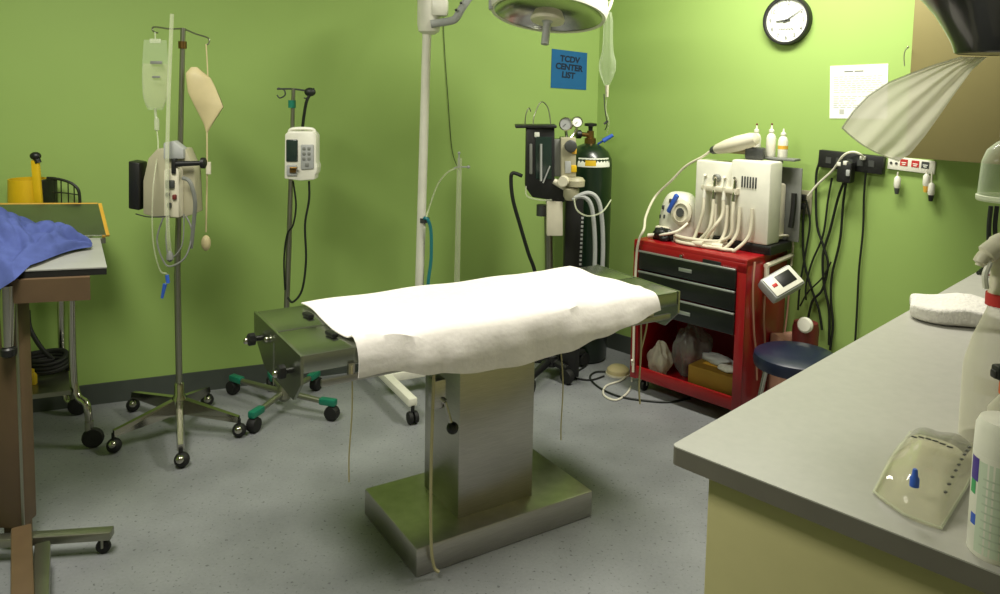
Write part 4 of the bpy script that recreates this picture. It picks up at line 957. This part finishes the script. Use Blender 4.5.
# ------------------------------------------------------------------ upper cabinet
c0 = Pr(904.5, 157.5, .32)
UCz = c0.z
CA = R(-45.5)
UC = thing('wall_cabinet', 'tan laminate cabinet hung high on the right wall', 'cabinet', c0 - NR * .16, AR)
UCL = 1.0
loc = INV[UC.name] @ c0
m = MB(); m.box((loc.x + UCL / 2, .0 + .01, (2.42 + UCz) / 2 - c0.z), (UCL, .30, 2.42 - UCz), bev=.003); obj('carcass', m, 'upper', UC)
dr = [(0, UCL)] if False else [(0, .5), (.5, 1.0)]
for a, b in dr:
    m = MB(); m.box((loc.x + (a + b) / 2, -.15, (2.42 + UCz) / 2 - c0.z), (b - a - .003, .02, 2.42 - UCz), bev=.002); d_ = obj('door', m, 'upper', UC)
m = MB(); q = c0; m.tube([Pr(908, 48, .33), Pr(905.5, 50, .33), Pr(904, 56, .33), Pr(904.5, 66, .33)], .0022, 6); m.ball(Pr(908, 47, .33), .004); obj('hook_wire', m, 'pole', UC, world=True)

# ------------------------------------------------------------------ counter with cream cabinet
A0 = Pz(671.5, 445, .91); c1 = V(math.cos(R(45)), math.sin(R(45)), 0); c2v = V(c1.y, -c1.x, 0)
wallgap = ((CORNER - A0).dot(NR)) / c1.dot(NR)
LEN = abs(wallgap) - .02
CN = thing('counter', 'long counter with grey laminate worktop over a cream base cabinet', 'counter', V(A0.x, A0.y, 0), R(45))
# local x along c1 (towards the wall), local -y along c2 (towards the right)
WID = .72
rad = .012
pts = []
for k in range(7): a = R(180 - 90 * k / 6); pts.append((rad + rad * math.cos(a), -rad + rad * math.sin(a)))
pts = [(p[0], p[1]) for p in pts] + [(LEN, 0), (LEN, -WID), (0, -WID)]
m = MB(); m.poly(pts, .9075, .91); wt = obj('worktop', m, 'laminate', CN)
m = MB(); m.poly([(p[0] + .0, p[1] * .9995) for p in pts], .872, .9074); obj('worktop_edge', m, 'edge', wt)
q = INV[CN.name] @ Pp(707, 482, V(A0.x, A0.y, 0) + c1 * .02, c1)
yin = q.y
m = MB(); m.box(((.02 + LEN) / 2 , (yin - WID + .01) / 2, (.09 + .872) / 2), (LEN - .03, (WID + yin - .01), .782), bev=.003); obj('base_cabinet', m, 'cabinet', CN)
m = MB(); m.box(((.09 + LEN) / 2, (yin - WID) / 2 - .02, .045), (LEN - .1, WID + yin - .08, .09)); obj('toe_kick', m, 'dgrey', CN)

# ------------------------------------------------------------------ things on the counter
CZ = .91
# folded towel
tw = Pz(948, 318, CZ)
TW = MB()
def tf(u, v):
    a = 2 * math.pi * u; b = math.pi * v
    sg = lambda x, e: math.copysign(abs(x) ** e, x)
    x = .135 * sg(math.cos(a), .35) * (math.sin(b) ** .35); y = .10 * sg(math.sin(a), .35) * (math.sin(b) ** .35)
    z = .029 * (1 - sg(math.cos(b), .5))
    z *= 1 + .16 * math.sin(x * 28 + 1) + .14 * math.sin(y * 33 + x * 12); return (x + .006 * math.sin(y * 40), y + .008 * math.sin(x * 30), z)
TW.grid(tf, 56, 20); o = obj('folded_towel', TW, 'towel', angle=80); o.location = (tw.x + .02, tw.y - .02, CZ); o.rotation_euler = (0, 0, R(-22)); tag(o, 'folded white towel lying at the wall end of the counter', 'towel')
# fluid bag
bp = [Pz(*p, CZ) for p in ((868, 496), (942, 538), (990, 450), (908, 430))]
bcen = sum(bp, Vector()) / 4
FB = thing('fluid_bag', 'clear bag of pale fluid with a blue cap lying flat on the counter', 'IV bag', V(bcen.x, bcen.y, CZ))
def sq(u, v):  # unit square with rounded corners and pinched sides
    x, y = 2 * u - 1, 2 * v - 1
    k = 1 - .10 * (x * x * y * y) ; w = 1 - .05 * math.cos(y * 1.57) * x * x
    return .5 + .5 * x * k * w, .5 + .5 * y * k
def fb(u, v):
    e = (max(0, math.sin(math.pi * min(1, max(0, u)))) * max(0, math.sin(math.pi * min(1, max(0, v))))) ** .42
    us, vs = sq(u, v)
    a = bp[0] + (bp[1] - bp[0]) * us; b = bp[3] + (bp[2] - bp[3]) * us; p = a + (b - a) * vs
    return V(p.x, p.y, CZ + .004 + .050 * e * (1.15 - .35 * v) + .003 * math.sin(u * 15 + v * 5) * e * (1 - e) * 4)
m = MB(); m.grid(fb, 30, 30); m.grid(lambda u, v: V(fb(u, v).x, fb(u, v).y, CZ + .0015), 10, 10); obj('bag', m, 'fluid', FB, world=True, angle=80)
m = MB(); m.tube([fb(x, y) for x, y in ((0, 0), (.5, 0), (1, 0), (1, .5), (1, 1), (.5, 1), (0, 1), (0, .5))], .0025, 6, closed=True, smooth=False); obj('seam', m, 'clear2', FB, world=True)
m = MB(); m.grid(lambda u, v: fb(.12 + .76 * u, .66 + .24 * v) + Z3 * .0012, 12, 6); obj('printed_panel', m, 'greybag', FB, world=True)
m = MB()
for k in range(9): m.box(fb(.90 - .006 * k, .2 + .075 * k) + Z3 * .002, (.006, .004, .002), rz=.6)
for k in range(6): m.box(fb(.25 + .09 * k, .60) + Z3 * .002, (.010, .003, .002), rz=-.7)
obj('scale_marks', m, 'dgrey', FB, world=True)
q = Pz(914, 489, CZ + .045)
m = MB(); m.lathe([(.0075, 0), (.0075, .014), (.005, .018), (.004, .028), (.003, .03)], (q.x, q.y, CZ + .050), 14); obj('blue_cap', m, 'blue', FB, world=True)
# white canister at the near end
cb_ = Pz(997, 553, CZ); Dc = cb_.y
CNn = thing('wipes_canister', 'white cylindrical canister with a purple and green label at the counter edge', 'canister', cb_)
rC = 28 / F * Dc; hC = Pd(997, 418, Dc).z - CZ
m = MB(); m.lathe([(rC * .95, 0), (rC, .004), (rC, hC * .74)], (0, 0, 0), 36); obj('body', m, 'white', CNn)
m = MB(); m.lathe([(rC * .99, hC * .735), (rC * 1.0, hC * .75), (rC * .97, hC * .93), (rC * .85, hC * .985), (.001, hC)], (0, 0, 0), 36); obj('lid', m, 'white', CNn)
def band(a0, a1, z0, z1, k=1.004): 
    return MB().grid(lambda u, v: (rC * k * math.cos(R(a0 + (a1 - a0) * u)), rC * k * math.sin(R(a0 + (a1 - a0) * u)), hC * (z0 + (z1 - z0) * v)), 14, 3)
mnv = mat('purple_print', (70, 50, 140), .5); mgr = mat('pale_green_print', (196, 208, 186), .5); mg2 = mat('green_print', (64, 160, 96), .5)
obj('label', band(-172, 20, .04, .70), mgr, CNn); obj('purple_mark', band(-198, -172, .54, .71, 1.008), mnv, CNn); obj('green_mark', band(-196, -178, .44, .54, 1.008), mg2, CNn)
m = MB()
for k in range(9): m.v, m.f = m.v, m.f; mm2 = band(-160, -60, .10 + .06 * k, .112 + .06 * k, 1.006); m.add(mm2.v, mm2.f)
obj('label_print', m, mat('faint_print', (182, 194, 173), .5), CNn)
obj('blue_mark', band(-188, -172, .22, .30, 1.008), 'blue', CNn)
# tall translucent spray bottle with red collar
sp = Pz(990, 440, CZ); Ds = sp.y
SPB = thing('spray_bottle', 'tall translucent bottle with a red neck band and white trigger', 'spray bottle', V(sp.x, sp.y, CZ))
zz = lambda py: Pd(990, py, Ds).z - CZ
rB = 29 / F * Ds
m = MB(); m.lathe([(rB * .9, 0), (rB, .006), (rB, zz(372)), (rB * .96, zz(362)), (rB * .75, zz(338)), (rB * .42, zz(312)), (rB * .36, zz(306))], (0, 0, 0), 30); obj('body', m, 'spray', SPB)
m = MB(); m.lathe([(rB * .46, zz(305)), (rB * .46, zz(293))], (0, 0, 0), 24); obj('neck_band', m, 'red2', SPB)
m = MB(); m.lathe([(rB * .40, zz(294)), (rB * .34, zz(262)), (rB * .30, zz(250))], (0, 0, 0), 20)
obj('neck', m, 'cream', SPB)
m = MB(); pth = [Pd(979, 266, Ds), Pd(983, 258, Ds), Pd(992, 250, Ds), Pd(1004, 243, Ds), Pd(1022, 240, Ds)]
m.tube(pth, [.008, .014, .02, .022, .02], 10); obj('spray_head', m, 'cream', SPB, world=True)
m = MB(); m.tube([Pd(990, 262, Ds - .01), Pd(985, 275, Ds - .015), Pd(986, 288, Ds - .012)], .006, 8); obj('trigger', m, 'white', SPB, world=True)
def lb2(u, v): a = R(-160 + 70 * u); return (rB * 1.004 * math.cos(a), rB * 1.004 * math.sin(a), zz(388) + (zz(372) - zz(388)) * v)
m = MB(); m.grid(lb2, 10, 3); obj('label', m, 'spray', SPB)
# dark nozzle bottle with orange cap behind the canister
nb = Pz(1003, 462, CZ); Dn = nb.y
NBt = thing('trigger_bottle', 'small clear bottle with a black and orange trigger behind the canister', 'bottle', V(nb.x, nb.y, CZ))
zz2 = lambda py: Pd(1000, py, Dn).z - CZ
m = MB(); m.lathe([(.03, 0), (.032, .004), (.032, zz2(410)), (.014, zz2(396)), (.012, zz2(392))], (0, 0, 0), 22); obj('body', m, 'spray', NBt)
m = MB(); m.lathe([(.016, zz2(394)), (.016, zz2(382))], (0, 0, 0), 18); obj('collar', m, mat('orange_plastic', (206, 96, 40), .45), NBt)
m = MB(); m.box((-.004, 0, zz2(372)), (.052, .026, .028), bev=.006); m.box((-.026, 0, zz2(374)), (.014, .018, .016), bev=.003); obj('trigger_head', m, 'black', NBt)
# clear tub hung under the cabinet + black cables at the wall behind
ct_ = Pd(1003, 200, 2.3)
CTb = thing('clear_canister', 'clear plastic suction canister mounted under the upper cabinet end', 'canister', ct_)
k_ = 2.3 / F
m = MB(); m.lathe([(22 * k_, 0), (23 * k_, .004), (21 * k_, 38 * k_), (17 * k_, 50 * k_), (9 * k_, 58 * k_), (4 * k_, 61 * k_)], (0, 0, 0), 30); obj('body', m, 'clear', CTb)
m = MB(); m.lathe([(23.2 * k_, -.004), (24.2 * k_, 0), (24.2 * k_, .012), (22.6 * k_, .014)], (0, 0, 0), 30, caps=False); obj('rim', m, 'clear2', CTb)
m = MB(); m.lathe([(4 * k_, 60 * k_), (6 * k_, 62 * k_), (6 * k_, 68 * k_), (2 * k_, 70 * k_)], (0, 0, 0), 16); m.box((.06, .02, 66 * k_), (.12, .03, .02)); obj('mount', m, 'lgrey', CTb)
for pts, lb in (([(991, 206), (989, 225), (989, 245), (992, 262)], 'black hose descending below the clear canister, nearer the clock wall'), ([(997, 206), (995, 225), (996, 240), (1000, 262)], 'second black hose below the clear canister, at the picture edge')):
    m = MB(); m.tube([Pd(x, y, 2.32) for x, y in pts] + [Pz(pts[-1][0] + 4, 285, CZ + .012)], .0065, 8); tag(origin_to(obj('suction_hose', m, 'cord'), Pd(*pts[0], 2.32)), lb, 'hose', 'black hoses below the clear canister')
m = MB(); q0 = Pz(978, 273, CZ + .008); q1 = Pz(998, 262, CZ + .008); m.tube([q0, (q0 + q1) / 2 + V(0, 0, .005), q1 + V(.08, .02, 0)], .007, 8); tag(origin_to(obj('black_lead', m, 'cord'), q0), 'short black lead lying on the far end of the counter', 'lead')
m = MB(); q0 = Pz(985, 277, CZ); m.ball(q0 + Z3 * .008, .008, sx=1.6); m.tube([q0 + Z3 * .008, q0 + V(.06, .0, .008)], .005, 6, smooth=False); tag(origin_to(obj('marker_pen', m, 'maroon'), q0), 'small dark red pen tip on the counter behind the red-banded bottle', 'pen')

# ------------------------------------------------------------------ black hood with white film
DK = 1.95
hcx = Pd(1006, 54, DK)
HD = thing('black_hood', 'glossy black flared plastic hood hanging at the top right', 'hood', hcx)
kk = DK / F
m = MB(); m.lathe([(43 * kk, 0), (45 * kk, .003), (48 * kk, 11 * kk), (55 * kk, 24 * kk), (64 * kk, 39 * kk), (77 * kk, 55 * kk), (98 * kk, 70 * kk), (122 * kk, 80 * kk), (123 * kk, 83 * kk), (60 * kk, 90 * kk), (20 * kk, 95 * kk)], (0, 0, 0), 48, caps=False)
m.lathe([(44 * kk, .001), (.001, .002)], (0, 0, 0), 48, caps=False); sh_o = obj('shell', m, 'smoke', HD)
for deg in (-128, -98, -60):
    a = R(deg); prof = [(45.5, 1), (48.5, 11), (55.5, 24), (64.5, 39), (77.6, 55.2), (98.5, 70.3), (122, 80.3)]
    m = MB(); m.tube([(r * kk * math.cos(a), r * kk * math.sin(a), z * kk) for r, z in prof], .0022, 6); obj('rib', m, 'dgrey', sh_o)
m = MB(); m.cyl((0, 0, 90 * kk), (0, 0, 2.7 - hcx.z), .02); obj('hanger_rod', m, 'black', HD)
# film
FL = thing('plastic_film', 'crumpled white translucent film blown sideways from under the black hood', 'plastic film', Pd(975, 56, DK))
up = [(962, 57), (935, 65), (910, 74), (888, 83), (868, 96), (853, 112), (842, 128)]
lo = [(987, 57), (972, 70), (956, 92), (940, 115), (925, 136), (910, 154), (899, 161)]
def lerp(L, t):
    k = t * (len(L) - 1); i = min(len(L) - 2, int(k)); f = k - i; return (L[i][0] + (L[i + 1][0] - L[i][0]) * f, L[i][1] + (L[i + 1][1] - L[i][1]) * f)
tipL = [(842, 131), (849, 138), (862, 147), (878, 155), (893, 160)]
def film(u, v):
    a = lerp(up, u); b = lerp(lo, u); x = a[0] + (b[0] - a[0]) * v; y = a[1] + (b[1] - a[1]) * v
    # bulge the free end outwards
    y += 4 * u ** 6 * math.sin(v * math.pi); x -= 2 * u ** 6 * math.sin(v * math.pi)
    d = DK + .007 * math.sin(v * 13 + 2 * u) * (.5 + .5 * u) + .004 * math.sin(v * 27 + u * 3) + .05 * u * math.sin(v * math.pi) - .02 * u
    return Pd(x, y, d)
m = MB(); m.grid(film, 44, 40); obj('film', m, 'film', FL, world=True, angle=80)
m = MB(); m.tube([film(k / 30, 0) for k in range(31)], .0025, 6, smooth=False); m.tube([film(1, k / 20) for k in range(21)], .002, 6, smooth=False); obj('hem', m, 'clear2', FL, world=True)

# ------------------------------------------------------------------ left: utility table with blue drapes
TBZ = .98
tp = [Pz(107, 267, TBZ), Pz(100, 238, TBZ), Pz(-60, 236, TBZ), Pz(-60, 274, TBZ)]
UT = thing('utility_table', 'pale grey-topped table with brown pedestal leg at the left edge', 'table', V(-1.6, 2.58, 0))
def polyworld(mb, pts, z0, z1):
    return mb.poly([(p.x, p.y) for p in pts], z0, z1)
m = MB(); polyworld(m, tp, TBZ - .004, TBZ); 
tb = obj('tabletop', m, 'tabtop', UT, world=True)
m = MB(); cen = sum(tp, Vector()) / 4; polyworld(m, [p + (cen - p).normalized() * .002 for p in tp], TBZ - .026, TBZ - .0041); obj('edge_band', m, 'rubber', tb, world=True)
ap = [Pz(90, 278, TBZ - .03), Pz(86, 250, TBZ - .03), Pz(-50, 248, TBZ - .03), Pz(-50, 284, TBZ - .03)]
m = MB(); polyworld(m, ap, TBZ - .105, TBZ - .027); obj('apron', m, 'tan', UT, world=True)
UTi = INV[UT.name]
lc_ = Pd(17, 420, 2.56); lx, ly = lc_.x, lc_.y
m = MB(); m.box((lx - .012, ly, .49), (.088, .085, .80), bev=.006); m.box((lx - .008, ly, .07), (.06, .06, .06)); lg = obj('pedestal', m, 'tan', UT, world=True)
m = MB(); m.box((lx + .036, ly - .042, .49), (.008, .008, .80), bev=.002); obj('edge_strip', m, 'pole', lg, world=True)
f1 = Pz(113, 552, 0); f0 = V(lx - .55, ly - .16, 0)
fd = (V(f1.x, f1.y, 0) - f0)
m = MB(); mid = (f0 + V(f1.x, f1.y, 0)) / 2; m.box((mid.x, mid.y, .068), (fd.length, .045, .03), rz=math.atan2(fd.y, fd.x), bev=.005); fb_ = obj('foot_bar', m, 'pole', UT, world=True)
for ex in (V(f1.x, f1.y, 0) - fd.normalized() * .03, f0 + fd.normalized() * .03):
    p = UTi @ ex; caster(UT, (p.x, p.y, 0), (p.x, p.y, .062), (-fd.y, fd.x, 0), r=.024, fork='pole', w=.018)
g0 = Pz(43, 556, .05); g1 = Pz(40, 640, .05)
m = MB(); d = g1 - g0; mid = (g0 + g1) / 2; m.box((mid.x, mid.y, .075), (d.length, .045, .05), rz=math.atan2(d.y, d.x), bev=.006); obj('foot_bar', m, 'pole', UT, world=True)
g0 = Pz(22, 545, .05); g1 = Pz(24, 650, .05); d = g1 - g0; mid = (g0 + g1) / 2
m = MB(); m.box((mid.x, mid.y, .085), (d.length, .06, .07), rz=math.atan2(d.y, d.x), bev=.006); obj('foot_bar', m, 'tan', UT, world=True)
for (px, py) in ((43, 634), (22, 644)):
    p = UTi @ Pz(px, py, 0); caster(UT, (p.x, p.y, 0), (p.x, p.y, .06), (1, 0, 0), r=.027, fork='pole', w=.018)
DHh = 2.50
m = MB(); m.cyl(Pd(7, 285, DHh), Pd(8, 346, DHh), .026, .018); hh = obj('crank_handle', m, 'chrome', UT, world=True)
m = MB(); m.lathe([(.012, -.035), (.022, -.028), (.024, -.006), (.019, 0)], Pd(8, 347, DHh), 14); obj('handle_grip', m, 'black', hh, world=True)
# blue drape pile
def drape():
    outline = [(-40, 214), (-10, 213), (20, 215), (45, 222), (68, 229), (82, 237), (90, 246), (92, 250)]
    def f(u, v):
        # u along left->right, v from back to front
        x = -55 + 147 * u
        back = 233 + 13 * u ** 2; front = 291 - 40 * u ** .9 - 2 * math.sin(u * 9)
        p = Pz(x, back + (min(front, 268 + 1.5 * (1 - u)) - back) * v, TBZ)
        e = (math.sin(math.pi * min(1, .08 + .905 * v)) ** .6) * (1 - u ** 5) ** .5
        h = .135 * (1 - .62 * u ** 1.4)
        fold = .030 * abs(math.sin(v * 5.5 + u * 3.2 + .5 * math.sin(u * 7))) + .024 * abs(math.sin(v * 9 - u * 4.5 + 1)) + .020 * math.sin(u * 17 + v * 6) * math.sin(v * 6 + .6) + .012 * abs(math.sin(u * 26 - v * 9)) + .010 * abs(math.sin(v * 19 + u * 8)) - .036
        z = TBZ + .012 + max(.0, (h * e * (1 - .42 * v) + fold * min(1, e * 1.2)) * min(1, (1 - v) / .12 + (.02 if v < 1 else 0)))
        over = 0
        if front > 268 + 1.5 * (1 - u) and v > .8: 
            k = (v - .8) / .2; over = k; p = p + V(0, -.075 * min(1, k * 2.5), 0); z = z - max(0, k - .4) / .6 * (.012 + .20 * max(0, 1 - u / .62))
        return V(p.x + .004 * math.sin(v * 20 + u * 11), p.y + .003 * math.sin(u * 30), z)
    m = MB(); m.grid(f, 90, 60); return m
o = obj('surgical_drape', drape(), 'blue_cloth', angle=80); origin_to(o, Pz(30, 250, TBZ)); tag(o, 'crumpled pile of blue surgical drapes on the grey-topped table', 'drapes')
# chrome cart behind
KZ = .985
fl1, fl2 = Pz(90, 462, 0), Pz(75, 416, 0)
fl1 = Pb(90, 455, .50); fl1.z = 0; fl2 = Pb(75, 412, .10); fl2.z = 0
KC = thing('chrome_cart', 'chrome-legged cart with a yellow-edged sloping panel on top by the back wall', 'cart', V(fl1.x - .3, fl1.y + .2, 0))
near = [Pb(106, 236, .44), Pb(-70, 240, .44)]; far = [Pb(98, 204, .26), Pb(-70, 205, .26)]
def edge_strip(a, b, w, h):
    mm = MB(); d = b - a; mm.frombm(bm_box(d.length, w, h), Matrix.Translation((a + b) / 2) @ d.to_track_quat('X', 'Z').to_matrix().to_4x4()); return mm
def bm_box(x, y, z):
    bm = bmesh.new(); bmesh.ops.create_cube(bm, size=1.0)
    for v in bm.verts: v.co = Vector((v.co.x * x, v.co.y * y, v.co.z * z))
    bmesh.ops.bevel(bm, geom=bm.edges[:], offset=.003, segments=2, profile=.5, affect='EDGES'); return bm
flat = [near[0] + NB * .02, Pb(98, 204, .04), Pb(-70, 204, .04), near[1] + NB * .02]
KZ = near[0].z - .004
m = MB(); polyworld(m, flat, KZ - .025, KZ); obj('top_tray', m, 'steel_d', KC, world=True)
m = MB(); m.grid(lambda u, v: (near[0].lerp(near[1], u)).lerp(far[0].lerp(far[1], u), v), 6, 4, .008); obj('sloping_panel', m, 'steel_d', KC, world=True)
obj('yellow_edge', edge_strip(near[0], far[0], .03, .012), 'ywood', KC, world=True)
obj('yellow_edge', edge_strip(far[0], far[1], .022, .012), 'ywood', KC, world=True)
m = MB()
for k in (.05, .5, .95): p_ = far[0].lerp(far[1], k); m.cyl(V(p_.x, p_.y, KZ), p_, .006)
obj('panel_prop', m, 'chrome', KC, world=True)
KI = INV[KC.name]
wd = UB * -.8
for base, px, sh2 in ((fl1, 73, 1), (fl2, 62, .6)):
    for kx in (0, 1):
        o_ = wd * kx
        topx = Pd(px, 300, base.y + .02) ; tx = V(topx.x, base.y + .02, KZ - .012) + o_; bz = V(base.x, base.y, 0) + o_
        elbow = Pd(px + 1, 380, base.y + .02) + o_
        m = MB(); m.tube([tx, V(elbow.x, elbow.y, elbow.z), V(bz.x - .01, bz.y, elbow.z - .10), V(bz.x, bz.y, .10)], .016, 10, n=5); lg = obj('leg', m, 'chrome', KC, world=True)
        p = KI @ bz; m = MB(); m.cyl(p + Z3 * .07, p + Z3 * .12, .018); fk = obj('caster', m, 'chrome', lg)
        m = MB(); m.lathe([(.014, -.016), (.040, -.015), (.045, -.006), (.045, .006), (.040, .015), (.014, .016)], p + V(.015, 0, .045), 20, (.35, -1, 0)); obj('wheel', m, 'rubber', fk)
shz = Pd(60, 376, fl1.y + .15).z
sp_ = [fl1 - UB * .07 - NB * .02, fl2 - UB * .02 + NB * .03, fl2 - UB * .80 + NB * .03, fl1 - UB * .84 - NB * .02]
m = MB(); polyworld(m, sp_, shz - .02, shz); obj('lower_shelf', m, 'pole', KC, world=True)
# black hose coil on lower shelf + yellow bottle
cc_ = Pd(44, 364, fl1.y + .2); cc_ = V(cc_.x, cc_.y, shz)
m = MB(); ptsx = []
for k in range(50): a = k * .5; ptsx.append(cc_ + V((.11 - .0004 * k) * math.cos(a), .085 * math.sin(a), .014 + .0014 * k + .006 * math.sin(k)))
m.tube(ptsx, .011, 8, n=3); q = ptsx[-1]; m.tube([q, q + V(-.04, -.02, .06), q + V(-.10, .0, .14), q + V(-.12, .02, .22)], .010, 8)
tag(origin_to(obj('hose_coil', m, 'rubber'), cc_), 'coiled black hose on the lower shelf of the chrome cart', 'hose')
yb = Pd(32, 373, fl1.y + .05); 
YB = thing('yellow_bottle', 'small yellow bottle beside the black hose coil on the lower shelf', 'bottle', V(yb.x, yb.y, shz))
m = MB(); m.lathe([(.018, 0), (.02, .004), (.02, .04), (.012, .052)], (0, 0, 0), 16); obj('body', m, 'yellow', YB)
m = MB(); m.lathe([(.010, .05), (.010, .066), (.004, .07)], (0, 0, 0), 14); obj('cap', m, 'yellow', YB)
# yellow tub with handle and wire basket on the cart top
tq = Pb(28, 190, .112); DY = tq.y
YT = thing('yellow_tub', 'yellow plastic tub with an upright black-tipped handle on the chrome cart', 'tub', V(tq.x, DY, KZ))
hT = Pd(28, 181, DY - .08).z - KZ
m = MB(); m.lathe([(.070, 0), (.078, .004), (.082, hT * .6), (.079, hT), (.073, hT), (.076, hT * .6), (.06, .01)], (0, 0, 0), 28); obj('tub', m, 'yellow', YT)
m = MB(); a = Pd(38.5, 206, DY - .06); a.z = KZ + .01; b = Pd(37, 160, DY - .06); m.box((a + b) / 2, (.034, .02, (b - a).length), rot=Euler((0, R(-3), 0)).to_matrix(), bev=.005); hd_ = obj('handle', m, 'yellow', YT, world=True)
m = MB(); m.ball(Pd(35.5, 156, DY - .06), .021, sx=1.15, sz=.9); m.cyl(Pd(36, 157, DY - .06), Pd(38.5, 163, DY - .06), .014); obj('handle_tip', m, 'black', hd_, world=True)
m = MB(); m.box(V(Pd(14, 202, DY - .075).x, DY - .075, KZ + .09), (.07, .02, .05), bev=.006); obj('foot', m, 'black', YT, world=True)
WBk = thing('wire_basket', 'black wire basket on the chrome cart next to the yellow tub', 'basket', V(Pd(62, 206, DY - .02).x, DY - .02, KZ))
m = MB(); DB = DY + .0
top = [(47, 178), (55, 178.5), (66, 181), (74, 185), (79, 192), (80, 208)]
for dd in (-.05, .07):
    m.tube([Pd(x, y, DB + dd) for x, y in top], .007, 6); m.tube([Pd(46, 208, DB + dd), Pd(80, 208, DB + dd)], .005, 6, smooth=False)
    m.tube([Pd(52, 192, DB + dd), Pd(65, 193, DB + dd), Pd(79, 195, DB + dd)], .003, 6)
    for x, y in ((54, 178.5), (61, 180), (68, 182), (74, 186)): m.tube([Pd(x, y, DB + dd), Pd(x + .6, 208, DB + dd)], .0028, 5, smooth=False)
for x, y in top: m.tube([Pd(x, y, DB - .05), Pd(x, y, DB + .07)], .003, 5, smooth=False)
for x in (50, 58, 66, 74): m.tube([Pd(x, 208, DB - .05), Pd(x, 208, DB + .07)], .003, 5, smooth=False)
obj('wire_frame', m, 'wire', WBk, world=True)
m = MB(); m.box((Pd(46.5, 191, DB)).lerp(Pd(46.5, 191, DB), 0) + V(0, .01, -.01), (.026, .12, .13), bev=.004); obj('end_panel', m, 'black', WBk, world=True)

# ------------------------------------------------------------------ floor clutter near the red cart
fpz = Pz(618, 374, 0)
FP = thing('foot_pedal', 'cream disc-shaped foot pedal on the floor left of the red cart', 'foot pedal', V(fpz.x, fpz.y, 0))
m = MB(); m.lathe([(.062, 0), (.066, .008), (.062, .03), (.045, .045), (.001, .05)], (0, 0, 0), 28); obj('disc', m, 'latex', FP)
m = MB(); m.lathe([(.07, 0), (.07, .01)], (0, 0, 0), 28); obj('base_plate', m, 'cream', FP)
def fl(px, py, z=.006): return Pz(px, py, z)
m = MB(); m.tube([fl(612, 372), fl(596, 372), fl(590, 378), fl(600, 388), fl(618, 396), fl(640, 400), fl(668, 402), fl(690, 398)], .0055, 7); tag(origin_to(obj('floor_cable', m, 'cord'), fl(612, 372)), 'dark cord snaking on the floor in front of the foot pedal', 'cable')
m = MB(); m.tube([fl(628, 372), fl(622, 380), fl(606, 386), fl(604, 395), fl(616, 400), fl(628, 392), fl(632, 380), Pp(632, 360, wp(0, -Dp2 - .04, 0), NR)], .0055, 7); tag(origin_to(obj('floor_tube', m, 'tubew'), fl(628, 372)), 'pale looped tube on the floor at the front corner of the red cart', 'tube')
m = MB(); m.tube([fl(586, 366), fl(575, 373), fl(572, 377), fl(590, 380), fl(604, 376)], .005, 7); tag(origin_to(obj('floor_cable', m, 'rubber'), fl(586, 366)), 'thin black cord on the floor beside the anaesthesia machine casters', 'cable')

# ------------------------------------------------------------------ light
def area(name, loc, size, power, rot=(0, 0, 0), color=(1, .97, .86)):
    l = bpy.data.lights.new(name, 'AREA'); l.shape = 'RECTANGLE'; l.size, l.size_y = size; l.energy = power; l.color = color
    o = bpy.data.objects.new(name, l); COL.objects.link(o); o.location = loc; o.rotation_euler = rot; return o
area('fluorescent_and_fill', (1.08, 3.25, 2.66), (1.2, .4), 58, (0, 0, AR))
area('fluorescent_and_fill', (-1.3, 1.9, 2.66), (1.2, .5), 62, (0, 0, AR))  # added fill lamp to brighten the left side, no known fixture here
w = bpy.data.worlds.new('room_air'); SC.world = w; w.use_nodes = True
w.node_tree.nodes['Background'].inputs['Color'].default_value = (.95, 1, .9, 1); w.node_tree.nodes['Background'].inputs['Strength'].default_value = .22
SC.view_settings.view_transform = 'Standard'; SC.view_settings.look = 'None'; SC.view_settings.exposure = 0.0
SC.cycles.use_denoising = True
SC.cycles.transparent_max_bounces = 24
